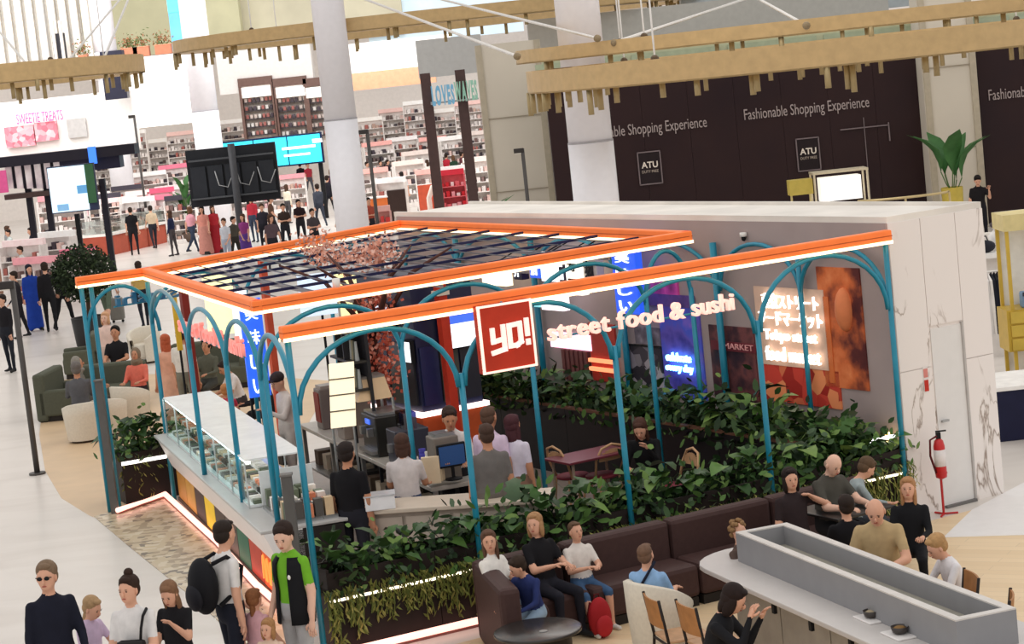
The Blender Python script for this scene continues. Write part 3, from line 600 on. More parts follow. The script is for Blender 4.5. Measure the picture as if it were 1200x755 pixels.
for i, (o_, a_, hgt, z_, m_, lb) in enumerate(((k0 - VD * .06 + BD * .36, BD * .58, .5, 2.02, SCRW, 'wide menu screen with blue header on the kitchen core'), (k0 - BD * .06 + VD * .02, VD * .3, .3, 1.92, SCRW, 'small bright menu screen at the corner of the kitchen core'), (k0 - BD * .06 + VD * .5, VD * .6, .36, 2.3, mat('#e8f0ff', .4, 0, .9, 0), 'bright menu screen on the counter side of the kitchen core'))):
    t = thing('menu_screen', lb, 'screen', o_ + UP * z_); s = (VD if i == 0 else BD) * .06
    MB().par(o_ + UP * z_, a_, s, UP * hgt).build('casing', BLACK, t); nn = -s.normalized() * .006
    MB().par(o_ + UP * (z_ + .02) + nn + a_ * .03, a_ * .94, -nn, UP * (hgt - .04)).build('display', m_, t)
    if i == 0: MB().par(o_ + UP * (z_ + hgt * .66) + nn * 1.6 + a_ * .03, a_ * .94, -nn, UP * hgt * .3).build('header', SCRB, t)
# red torii-like pillars and banners
for i, (px, py, z, h, m_, lb, wd) in enumerate(((507, 400, 1.9, 3.1, RED, 'red wooden pillar beside the menu screens of the kitchen core', .12), (222, 400, 1.6, 2.9, mat('#7c2c26', .5), 'dark red pillar at the rear of the sushi counter', .12), (318, 400, 2.3, 3.1, mat('#d2583c', .5), 'orange red pillar near the blue blade sign', .1))):
    g = X2(V(px, py, 31.5)) if i == 2 else (k0 - VD * .28 + BD * .3) if i == 0 else X2(G(px, py, z)); t = thing('wooden_pillar', lb, 'pillar', g)
    MB().box(g + UP * h / 2, (wd, wd, h), rad(30)).build('shaft', m_, t); MB().box(g + UP * .08, (wd + .06, wd + .06, .16), rad(30)).build('foot', BLACK, t); MB().box(g + UP * (h - .3), (wd + .05, wd + .05, .06), rad(30)).build('band', mat('#e8d9c8', .5), t)
def banner(px, py, z, wd, h, m, lbl, chars='', cm=None, rz=rad(-15), base=True):
    g = X2(G(px, py, z)); t = thing('banner_sign', lbl, 'sign', g)
    d = Vector((math.cos(rz), math.sin(rz), 0)); nn = Vector((d.y, -d.x, 0))
    MB().par(g - d * wd / 2 + UP * (z - h / 2), d * wd, nn * -.05, UP * h).build('panel', m, t)
    MB().cyl(g - nn * .025, g - nn * .025 + UP * (z - h / 2), .02, n=6).build('pole', BLACK, t); MB().cyl(g - nn * .025, g - nn * .025 + UP * .02, .16, n=14).build('foot', BLACK, t)
    for i, ch in enumerate(chars):
        hh = h / len(chars); text('letter', ch, cm, g - d * wd * .3 + UP * (z + h / 2 - hh * (i + .85)) + nn * .01, d, hh * .6, t, wd * .6, .012, .01)
banner(299, 408, 2.1, .3, 1.35, mat('#2a62e8', .4, 0, .8, .35, 2), 'tall blue lit banner with white characters beside the sushi chef', '美味しい', BW, rad(20))
banner(258, 356, 2.6, .42, .9, mat('#fbf6b8', .4, 0, .9, .1), 'pale yellow lit banner above the rear lounge side', '', None, rad(20))
banner(283, 370, 2.5, .22, .7, mat('#fdfdfd', .4, 0, .9, 0), 'white lit banner beside the tall blue banner', '', None, rad(20))
banner(375, 345, 2.6, .6, .6, mat('#cfe0f4', .4, 0, .8, .1), 'bluish lit picture banner under the pergola front', '', None, rad(10))
banner(410, 352, 2.6, .34, .75, mat('#fdf3b0', .4, 0, 1.0, .05), 'cream yellow lit banner under the pergola beam', '', None, rad(25))
banner(206, 365, 2.4, .08, 1.2, mat('#d8b23a', .5), 'thin yellow banner strip by the dark red pillar', '', None, rad(20))
# ------------------------------------------------------------------ kitchen counters and machines
def placed(px, py, z): return G(px, py, z)
a, b_ = X2(G(350, 497, .95)), X2(G(505, 572, .95)); kd = (b_ - a).normalized(); kn = Vector((-kd.y, kd.x, 0)); kL = (b_ - a).length; kz = math.atan2(kd.y, kd.x)
wc = thing('work_counter', 'steel work counter with shelf under the coffee machines', 'counter', a)
MB().par(a + UP * .9, kd * kL, kn * .65, UP * .05).build('worktop', mat('#b9b4ac', .35, .2), wc, bev=.006)
MB().par(a + kn * .03 + UP * .35, kd * kL, kn * .58, UP * .03).build('shelf', STEEL, wc); MB().par(a + kn * .6, kd * kL, kn * .04, UP * .9).build('back_panel', DARK, wc)
for k in range(5):
    for s in (0.03, .57): MB().par(a + kd * ((kL - .05) * k / 4) + kn * s, kd * .05, kn * .05, UP * .9).build('leg', STEEL, wc)
ub = MB()
for k in range(14): ub.box(a + kd * (.2 + (kL - .4) * k / 13) + kn * .3 + UP * (.38 + .1), (.2, .3, .2), kz, k % 3)
stuff(ub.build('stored_trays', [mat('#6a5a4e', .6), mat('#c9b9a4', .6), mat('#3d3a38', .6)], wc))
WA = a.copy()
def onc(t, off=.32): return WA + kd * (kL * t) + kn * off
def machine(t, w_, d_, h_, mats, lbl, name, cat, parts):
    c = onc(t); o = thing(name, lbl, cat, c + UP * .95)
    MB().box(c + UP * (.95 + h_ / 2), (w_, d_, h_), kz).build('body', mats[0], o, bev=.015)
    for nm, dx, dy, dz, sx, sy, sz, m in parts: MB().box(c + kd * dx + kn * dy + UP * (.95 + dz), (sx, sy, sz), kz).build(nm, m, o)
    return o
machine(.12, .3, .4, .55, [mat('#6f6560', .4)], 'tall grey brown dispenser on the work counter', 'drink_dispenser', 'dispenser', [('front_panel', 0, -.205, .3, .24, .02, .4, mat('#8c3a34', .5)), ('lid', 0, 0, .57, .26, .34, .04, mat('#9a8f88', .4))])
machine(.3, .34, .4, .72, [mat('#8b8078', .5)], 'tall taupe cabinet machine on the work counter', 'vending_unit', 'machine', [('side_vent', 0, -.205, .4, .26, .02, .5, mat('#6e655f', .5)), ('cap', 0, 0, .74, .3, .36, .04, mat('#b8aca2', .5))])
machine(.55, .62, .45, .5, [mat('#23221f', .35)], 'black espresso machine with grouped spouts on the work counter', 'espresso_machine', 'coffee machine', [('cup_rail', 0, 0, .52, .56, .38, .03, STEEL), ('drip_tray', 0, -.25, .06, .56, .1, .04, STEEL), ('group_head', -.15, -.25, .3, .08, .09, .1, STEEL), ('group_head', .15, -.25, .3, .08, .09, .1, STEEL), ('display', 0, -.23, .42, .18, .02, .06, SCRB)])
machine(.7, .4, .42, .42, [mat('#2a2c3a', .35)], 'dark coffee grinder unit beside the espresso machine', 'coffee_grinder', 'grinder', [('hopper', -.08, 0, .52, .16, .16, .2, mat_glass('hopper', '#8a6a50', .8)), ('hopper', .1, 0, .52, .16, .16, .2, mat_glass('hopper2', '#5a6ab0', .8)), ('spout', 0, -.23, .2, .08, .06, .1, STEEL)])
machine(.93, .3, .3, .5, [mat('#7d746c', .4)], 'brown grey water boiler at the end of the work counter', 'water_boiler', 'boiler', [('tap', 0, -.18, .2, .04, .08, .04, STEEL), ('lid', 0, 0, .52, .24, .24, .04, STEEL)])
# leaning lit menu board
c = X2(G(398, 462, 1.9)); t = thing('menu_board', 'leaning cream lit menu board with dark grid lines above the work counter', 'menu board', c); d = Vector((math.cos(rad(5)), math.sin(rad(5)), 0)); tl = UP * .75 + Vector((.05, .12, 0))
MB().par(c - d * .15 + UP * 1.5, d * .3, Vector((0, .04, 0)), tl).build('board', mat('#fff0cf', .4, 0, .7, .05), t)
for k in range(1, 4): MB().par(c - d * .15 + UP * 1.5 + tl * (k / 4) - Vector((0, .012, 0)), d * .3, Vector((0, .01, 0)), tl * .02).build('grid_line', mat('#6a5f50', .5), t)
for s in (-.13, .12): MB().cyl(c + d * s + Vector((0, .05, 0)), c + d * s + UP * 1.5 + Vector((0, .03, 0)), .015, n=6).build('leg', STEEL, t)
# extractor / cream canopy over the machines, shelf with dark bottles
c = X2(G(412, 462, 1.7)); t = thing('extractor_hood', 'wedge shaped steel and cream extractor hood above the machines', 'hood', c); hz0 = 1.62
hd = MB(); W_, D_2, H_ = .5, .45, .26
p8 = [c - kd * W_ / 2 + UP * hz0, c + kd * W_ / 2 + UP * hz0, c + kd * W_ / 2 + kn * D_2 + UP * hz0, c - kd * W_ / 2 + kn * D_2 + UP * hz0]; q8 = [p + UP * H_ + (c + kn * D_2 * .7 - p) * .35 for p in p8]; q8 = [Vector((q.x, q.y, hz0 + H_)) for q in q8]
hd.add(p8 + q8, [(3, 2, 1, 0), (4, 5, 6, 7), (0, 1, 5, 4), (1, 2, 6, 5), (2, 3, 7, 6), (3, 0, 4, 7)]); hd.build('hood', mat('#d9bb94', .45, .1), t)
MB().par(q8[0] + UP * .0, q8[1] - q8[0], q8[3] - q8[0], UP * .03).build('top_plate', mat('#8d8782', .4, .3), t)
for k in (0, 1): MB().cyl((p8[2 + k].x, p8[2 + k].y, 0), p8[2 + k], .02, n=6).build('support', STEEL, t)
c = X2(G(398, 414, 2.2)); t = thing('bottle_shelf', 'dark open shelf unit with bottles behind the machines', 'shelf', c)
MB().par(c - kd * .5 + kn * .2 + UP * 1.75, kd * 1.0, kn * .04, UP * .75).build('back', mat('#24242a', .5), t)
for z in (1.75, 2.1, 2.46): MB().par(c - kd * .5 + UP * z, kd * 1.0, kn * .24, UP * .03).build('shelf_board', mat('#3a3834', .5), t)
for s in (-.5, -.17, .16, .49): MB().par(c + kd * s + UP * (0 if abs(s) > .4 else 1.75) + kn * (.2 if abs(s) > .4 else 0), kd * .03, kn * (.04 if abs(s) > .4 else .24), UP * (2.5 if abs(s) > .4 else .75)).build('upright', mat('#2c2c30', .5), t)
bt = MB()
for z in (1.78, 2.13):
    for k in range(12): bt.cyl(c - kd * (.44 - .08 * k) + kn * .1 + UP * z, c - kd * (.44 - .08 * k) + kn * .1 + UP * (z + .24), .028, .014, 8, k % 3)
stuff(bt.build('bottles', [mat('#8a8468', .3), mat('#3a4034', .3), mat('#9aa0a0', .3)], t))
# front service counter with tills
s0, s1 = X2(G(415, 600, 1.0)), X2(G(640, 585, 1.0)); sdv = (s1 - s0).normalized(); sn = Vector((-sdv.y, sdv.x, 0)); sL = (s1 - s0).length; sz_ = math.atan2(sdv.y, sdv.x)
sc_ = thing('service_counter', 'pale service counter where customers queue inside the kiosk', 'counter', s0)
MB().par(s0 + UP * .95, sdv * sL, sn * .6, UP * .05).build('worktop', mat('#cdbfae', .4, 0, 0, .05), sc_, bev=.01); MB().par(s0 + sn * .08, sdv * sL, sn * .46, UP * .95).build('body', mat('#b3a69a', .5), sc_)
for k in range(4): MB().par(s0 + sn * .06 + sdv * (sL * k / 4 + .02), sdv * (sL / 4 - .04), sn * .02, UP * .9).build('panel', mat('#c2b5a8', .5), sc_)
def till(px, py, lbl, rz):
    g = G(px, py, 1.0); t = thing('till', lbl, 'till', g, rz)
    child('stand', MB().lathe([(.1, 0), (.1, .015), (.02, .03), (.02, .16)], n=12), BLACK, t); child('monitor', MB().box((0, 0, .28), (.34, .04, .27)), BLACK, t, bev=.01); child('display', MB().box((0, -.024, .28), (.3, .01, .22)), mat('#20406e', .3, 0, .3, 0), t); child('printer', MB().box((.28, 0, .06), (.15, .18, .12)), mat('#d8d4cf', .4), t, bev=.01); child('printer_slot', MB().box((.28, -.03, .125), (.1, .03, .01)), BLACK, t)
till(532, 562, 'black touch screen till in front of the white shirted barista', rad(20))
t = thing('paper_bags', 'stack of cream takeaway bags beside the till', 'bags', G(507, 566, 1.0))
for k in range(3): child('bag', MB().par((-.1 + .02 * k, -.06 + .08 * k, 0), (.2, 0, 0), (0, .07, 0), (0, .01, .3 - .03 * k)), mat('#d9c6a8', .8), t)
t = thing('sauce_bottle', 'white squeeze bottle on the service counter', 'bottle', G(492, 560, 1.0)); child('body', MB().lathe([(.04, 0), (.042, .02), (.042, .15), (.02, .19)], n=12), WHITE, t, True); child('nozzle', MB().lathe([(.016, .19), (.005, .25)], n=10), mat('#e8d8d0', .5), t, True)
c = G(447, 596, 1.0); t = thing('takeaway_box', 'bright white foil box on the counter by the black shirted customer', 'box', c); MB().par(c - Vector((.16, .12, 0)), (.32, .03, 0), (-.02, .24, 0), (0, 0, .15)).build('box', mat('#f4f4f6', .3), t, bev=.01); MB().par(c - Vector((.17, .13, -.15)), (.34, .03, 0), (-.02, .26, 0), (0, 0, .015)).build('lid', mat('#e2e4ea', .2, .3), t)
# blossom tree
bt0 = X2(G(440, 405, 2.2)); bt_ = thing('blossom_tree', 'pink blossom tree rising through the pergola slats', 'tree', bt0)
MB().tube([bt0, bt0 + Vector((.03, .02, .9)), bt0 + Vector((-.04, .05, 1.9)), bt0 + Vector((.02, .0, 3.0))], [.09, .075, .06, .04], 8).build('trunk', mat('#5a3a34', .8), bt_, True)
for k in range(6):
    h = k * 1.05; e = bt0 + Vector((1.1 * math.cos(h), 1.1 * math.sin(h), 3.35)); MB().tube([bt0 + UP * 2.3, (bt0 + UP * 2.5 + e) / 2 + UP * .15, e], [.04, .03, .012], 6).build('branch', mat('#5a3a34', .8), bt_, True)
def petals(cs, n, spread, size, cols, name, par):
    mb = MB()
    for c in cs:
        for k in range(n):
            p = c + Vector((random.gauss(0, spread), random.gauss(0, spread), random.gauss(0, spread * .7))); a1 = Vector((random.uniform(-1, 1), random.uniform(-1, 1), random.uniform(-1, 1))).normalized() * size; b1 = a1.orthogonal().normalized() * size
            mb.add([p - a1, p + b1, p + a1, p - b1], [(0, 1, 2, 3)], random.randrange(len(cols)))
    return stuff(mb.build(name, [mat(x, .8) for x in cols], par))
cs = [X2(G(x, y, z)) + UP * z for x, y, z in ((372, 290, 3.3), (380, 297, 3.3), (366, 284, 3.35), (388, 304, 3.25), (440, 298, 3.3), (446, 304, 3.25), (430, 306, 3.2), (448, 292, 3.35), (405, 308, 3.15), (415, 300, 3.2))]
petals(cs, 90, .14, .028, ['#d99a84', '#e2ac98', '#c8846e', '#e8bcac'], 'blossom', bt_)
petals([bt0 + UP * (1.7 + .14 * k) + Vector((random.uniform(-.12, .12), 0, 0)) for k in range(9)], 110, .12, .03, ['#c8644e', '#d9806a', '#b5503e', '#e8a490'], 'blossom', bt_)
# ------------------------------------------------------------------ foliage
def leaf_mesh(name, L, W, m, lobes=0):
    mb = MB(); prof = [(0, .06), (.2, .7), (.45, 1), (.75, .7), (1, .03)]
    if lobes: prof = [(0, .1), (.15, .95), (.28, .6), (.42, 1), (.55, .62), (.72, .8), (.84, .4), (1, .03)]
    vs = []
    for t, ww in prof: y = L * t; zc = L * (.12 * math.sin(t * math.pi)) - L * .25 * t * t; vs += [(-W * ww / 2, y, zc + W * .12 * ww), (0, y, zc), (W * ww / 2, y, zc + W * .12 * ww)]
    fs = []
    for i in range(len(prof) - 1): o = 3 * i; fs += [(o, o + 1, o + 4, o + 3), (o + 1, o + 2, o + 5, o + 4)]
    mb.add(vs, fs); me = bpy.data.meshes.new(name); me.from_pydata(mb.v, [], mb.f); me.materials.append(m); me.polygons.foreach_set('use_smooth', [True] * len(me.polygons)); return me
GR = ['#2f4a26', '#3f6030', '#54753a', '#263c22', '#6c8848', '#4a5f45']
LEAF = [leaf_mesh('leaf', .29, .2, mat(g, .5, 0, 0, .15, 8), i % 2) for i, g in enumerate(GR)]
_small = {}
def small_leaves(seed, n=150, rx=.26, rz=.28, size=.05, cols=GR):
    mb = MB(); r = random.Random(seed)
    for k in range(n):
        p = Vector((r.gauss(0, rx * .6), r.gauss(0, rx * .6), abs(r.gauss(.12, rz * .55)))); a1 = Vector((r.uniform(-1, 1), r.uniform(-1, 1), r.uniform(-.3, 1))).normalized() * size * r.uniform(.7, 1.5); b1 = a1.orthogonal().normalized() * size * .55
        mb.add([p - a1, p - a1 * .4 + b1, p + a1 * .35 + b1 * .9, p + a1, p + a1 * .35 - b1 * .9, p - a1 * .4 - b1], [(0, 1, 2, 3, 4, 5)], r.randrange(len(cols)))
    me = bpy.data.meshes.new('foliage'); me.from_pydata(mb.v, [], mb.f)
    for c in cols: me.materials.append(mat(c, .55, 0, 0, .15, 8))
    me.polygons.foreach_set('material_index', mb.m); return me
SMALL = [small_leaves(s) for s in range(5)]; SMALLD = [small_leaves(s + 20, 170, .26, .28, .05, ['#22351f', '#2d4426', '#1b2b1b', '#3a5230']) for s in range(3)]
def vine_mesh(seed, L=.55):
    mb = MB(); r = random.Random(seed)
    for s in range(5):
        x = r.uniform(-.12, .12); ln = L * r.uniform(.5, 1); mb.tube([(x, 0, 0), (x + r.uniform(-.03, .03), -.06, -ln * .3), (x + r.uniform(-.04, .04), -.07, -ln)], .006, 4, 0)
        for k in range(16):
            z = -ln * (k + r.random()) / 16; p = Vector((x + r.gauss(0, .025), -.07 + r.gauss(0, .02), z)); a1 = Vector((r.uniform(-1, 1), r.uniform(-.6, .2), -1)).normalized() * .04; b1 = a1.orthogonal().normalized() * .016
            mb.add([p - a1, p + b1, p + a1, p - b1], [(0, 1, 2, 3)], r.choice((0, 1, 1, 2)))
    me = bpy.data.meshes.new('vine'); me.from_pydata(mb.v, [], mb.f)
    for c in ('#66703a', '#858a46', '#a8a25c'): me.materials.append(mat(c, .6, 0, 0, .15, 8))
    me.polygons.foreach_set('material_index', mb.m); return me
VINE = [vine_mesh(s) for s in range(4)]
def obj(name, me, parent, loc=(0, 0, 0), rot=(0, 0, 0), sc=(1, 1, 1)):
    o = bpy.data.objects.new(name, me); COL.objects.link(o); o.parent = parent; o.location = loc; o.rotation_euler = rot; o.scale = sc; return o
def plant(p, lbl, grp, nleaf=7, sc=1.0, vine=None, dark=False, name='leafy_plant', z=0, fol=True):
    t = thing(name, lbl, 'plant', p, random.uniform(0, 6.28) if vine is None else vine, sc, grp)
    if fol: stuff(obj('foliage', random.choice(SMALLD if dark else SMALL), t, (0, 0, -.05), (0, 0, random.uniform(0, 6)), (1.1, 1.1, 1.15)))
    for k in range(nleaf):
        h = random.uniform(0, 6.28); r = random.uniform(.03, .14)
        obj('leaf', random.choice(LEAF[:4] if dark else LEAF), t, (r * math.cos(h), r * math.sin(h), random.uniform(.12, .42)), (random.uniform(-.1, .9), random.uniform(-.3, .3), h - math.pi / 2), [random.uniform(.7, 1.25)] * 3)
    if vine is not None:
        for k in range(2): stuff(obj('trailing_vine', random.choice(VINE), t, (random.uniform(-.12, .12), -.16, 0), (0, 0, 0), (1.3, 1, random.uniform(.9, 1.35))))
    return t
# front planter under the front frame
pa, pb = N_ + fdir * .12 - fn * .02, N_ + fdir * 7.2 - fn * .02; pl = (pb - pa).length
fpn = thing('planter', 'long dark planter trough with light strip behind the brown sofa', 'planter', pa)
DKP = mat('#2a2220', .6, 0, 0, .12, 3)
MB().par(pa - fn * .38, fdir * pl, fn * .02, UP * .86).build('back_panel', DKP, fpn)
nb = 6
for k in range(nb): MB().par(pa + fdir * (pl * k / nb + .004) - fn * .02, fdir * (pl / nb - .008), fn * .03, UP * .82).build('front_panel', DKP, fpn)
MB().par(pa - fn * .36 + UP * .6, fdir * pl, fn * .34, UP * .06).build('soil', mat('#2b2018', .9), fpn)
for k in (0, 1): MB().par(pa + fdir * ((pl - .03) * k) - fn * .38, fdir * .03, fn * .38, UP * .86).build('end_panel', DKP, fpn)
MB().par(pa + fn * .012 + UP * .535, fdir * pl, fn * .012, UP * .025).build('light_strip', mat('#fff0d0', .5, 0, 3.5, 0), fpn)
nf = 24
for k in range(nf):
    p = pa + fdir * (pl * (k + .5) / nf) - fn * .16 + UP * .66
    plant(p, 'leafy green plant with trailing stems in the long trough behind the sofa', 'plants in the front planter trough', 6, random.uniform(.8, 1.08), math.atan2(fdir.y, fdir.x), k % 4 == 0)
# wall planter
wa, wb = KP(.95, .55), KP(.95, 9.2); wl = (wb - wa).length
wp_ = thing('planter', 'dark planter box with brown top edge along the poster wall', 'planter', wa)
for k in range(5): MB().par(wa + VD * (wl * k / 5 + .004), VD * (wl / 5 - .008), BD * .04, UP * .92).build('front_panel', mat('#1b191c', .5), wp_)
MB().par(wa + UP * .92, VD * wl, BD * .08, UP * .03).build('top_edge', mat('#6a4a3a', .5), wp_); MB().par(wa + BD * .05 + UP * .78, VD * wl, BD * .8, UP * .06).build('soil', mat('#2b2018', .9), wp_)
for k in (0, 1): MB().par(wa + VD * ((wl - .03) * k), VD * .03, BD * .9, UP * .92).build('end_panel', mat('#1b191c', .5), wp_)
nw_ = 22
for k in range(nw_):
    plant(wa + VD * (wl * (k + .5) / nw_) + BD * random.uniform(.18, .32) + UP * .84, 'dense dark leafy plant in the planter along the poster wall', 'plants in the wall planter', 6, random.uniform(.85, 1.25), None, k % 3 == 0)
# corner planter by the marble edge
cp = thing('planter', 'short dark planter at the marble wall end of the kiosk', 'planter', KP(.95, .05))
MB().par(KP(.98, .02), BD * .92, VD * .04, UP * .78).build('front_panel', DKP, cp); MB().par(KP(.98, .02), BD * .04, VD * .5, UP * .78).build('side_panel', DKP, cp); MB().par(KP(.94, .06, .66), BD * .86, VD * .46, UP * .05).build('soil', mat('#2b2018', .9), cp)
for k in range(4): plant(KP(.92 - .13 * k, .28 + .12 * (k % 2), .7), 'bushy green plant in the short planter against the marble end', 'plants at the marble end', 7, 1.0 + .08 * (k % 2))
lm = KP(.14, .12); t = thing('uplight', 'warm glowing uplight at the foot of the last teal post', 'lamp', lm + UP * .78); MB().cyl(lm + UP * .78, lm + UP * .86, .05, n=12).build('housing', BLACK, t); MB().cyl(lm + UP * .86, lm + UP * .99, .03, n=12).build('bulb', mat('#ffd98a', .4, 0, 6, 0), t)
for nm, u in (('shelf_light', .55), ('shelf_light', .3)):
    t = tag(MB().par(KP(u, -.02, .95), BD * .2, VD * .05, UP * .025).build('light_bar', mat('#ffffff', .4, 0, 2.5, 0)), 'short white light bar in the planting beside the marble end', 'lamp', 'light bars by the marble end')
# rear small planter between the corner post and the counter
ra, rb2 = A_ + Vector((.16, .42, 0)), L_ + Vector((.1, .38, 0)); rd = (rb2 - ra); rn = Vector((rd.y, -rd.x, 0)).normalized()
rp_ = thing('planter', 'short dark planter with light strip at the walkway end of the counter', 'planter', ra)
MB().par(ra, rd, rn * -.6, UP * .72).build('box', DKP, rp_); MB().par(ra + UP * .56 + rn * .012, rd * .9, rn * -.012, UP * .05).build('light_strip', LITW, rp_)
for k in range(4): plant(ra + rd * ((k + .5) / 4) - rn * .25 + UP * .68, 'feathery green plant in the short planter by the walkway', 'plants in the rear planter', 6, .95, math.atan2(rd.y, rd.x))
# ================================================================== PEOPLE
def rx(a): return Matrix.Rotation(a, 3, 'X')
def rz3(a): return Matrix.Rotation(a, 3, 'Z')
def skeleton(P):
    J = {}; g = P.get('girth', 1.0); sit = P.get('hip')
    lean = rad(P.get('lean', 0)); T = rx(-lean) if True else None
    legs = P.get('legs', ((4, 3, 4), (-4, 3, 4))); arms = P.get('arms', ((5, 8, 12, 0), (-3, 8, 10, 0)))
    hip = Vector((0, 0, 0)); feet = []
    for s, nm, (p, ab, k) in ((-1, 'L', legs[0]), (1, 'R', legs[1])):
        p, ab, k = rad(p), rad(ab), rad(k); h = Vector((s * .088, 0, 0)); kn_ = h + Vector((s * math.sin(ab), math.sin(p) * math.cos(ab), -math.cos(p) * math.cos(ab))) * .43
        an = kn_ + Vector((s * math.sin(ab) * .3, math.sin(p - k), -math.cos(p - k))) * .42; J['h' + nm], J['k' + nm], J['a' + nm] = h, kn_, an; feet.append(an.z)
    dz = (sit if sit else -min(feet) + .075)
    for k in list(J): J[k] = J[k] + UP * dz
    hip = UP * dz; J['hip'] = hip
    U = lambda v: hip + T @ Vector(v)
    J['T'] = T; J['U'] = U; J['neck'] = U((0, 0, .53)); J['dz'] = dz
    tw = rad(P.get('twist', 0))
    sw = .165 * P.get('shoulder', 1)
    for s, nm, A in ((-1, 'L', arms[0]), (1, 'R', arms[1])):
        p, ab, e, ro = [rad(x) for x in A]; sh = U((s * sw, 0, .455)); ud = T @ Vector((s * math.sin(ab), math.sin(p) * math.cos(ab), -math.cos(p) * math.cos(ab)))
        el = sh + ud * .28; fd_ = T @ Vector((s * math.sin(ab) * .4 * math.cos(ro) - s * math.sin(ro), math.sin(p + e) * math.cos(ro), -math.cos(p + e) * math.cos(ro))).normalized()
        wr = el + fd_ * .24; J['s' + nm], J['e' + nm], J['w' + nm], J['f' + nm] = sh, el, wr, fd_
    hy, hp = P.get('head', (0, 0)); hs = P.get('hs', 1.0)
    R = T @ rz3(rad(hy)) @ rx(-rad(hp)); J['R'] = R; J['head'] = U((0, .012, .53)) + R @ Vector((0, .02, .155)) * (.6 + .4 * hs); J['hs'] = hs
    return J
def loft(mb, rings, n=16):
    vs = []; 
    for c, X, Y in rings:
        for i in range(n):
            t = 2 * math.pi * i / n; vs.append(c + X * math.cos(t) + Y * math.sin(t))
    k = len(rings); fs = [(j * n + i, j * n + (i + 1) % n, (j + 1) * n + (i + 1) % n, (j + 1) * n + i) for j in range(k - 1) for i in range(n)]
    fs += [tuple(range(n - 1, -1, -1)), tuple((k - 1) * n + i for i in range(n))]; mb.add(vs, fs)
def capsule(mb, p, q, r0, r1, n=10):
    d = (q - p); L = d.length; d = d / L if L > 1e-6 else Vector((0, 0, 1)); pts = []; rr = []
    for a in (-80, -50, -20): pts.append(p + d * (r0 * math.sin(rad(a)))); rr.append(r0 * math.cos(rad(a)))
    for t in (0, .33, .66, 1): pts.append(p + d * (L * t)); rr.append(r0 + (r1 - r0) * t)
    for a in (20, 50, 80): pts.append(q + d * (r1 * math.sin(rad(a)))); rr.append(r1 * math.cos(rad(a)))
    mb.tube(pts, rr, n)
SK, SH, PT, SO, EY, LP_, LA, LL, SL = range(9)     # slots: skin, shirt, trousers, shoes, eyes, lips, forearm, lower leg, sleeve
_pose = {}
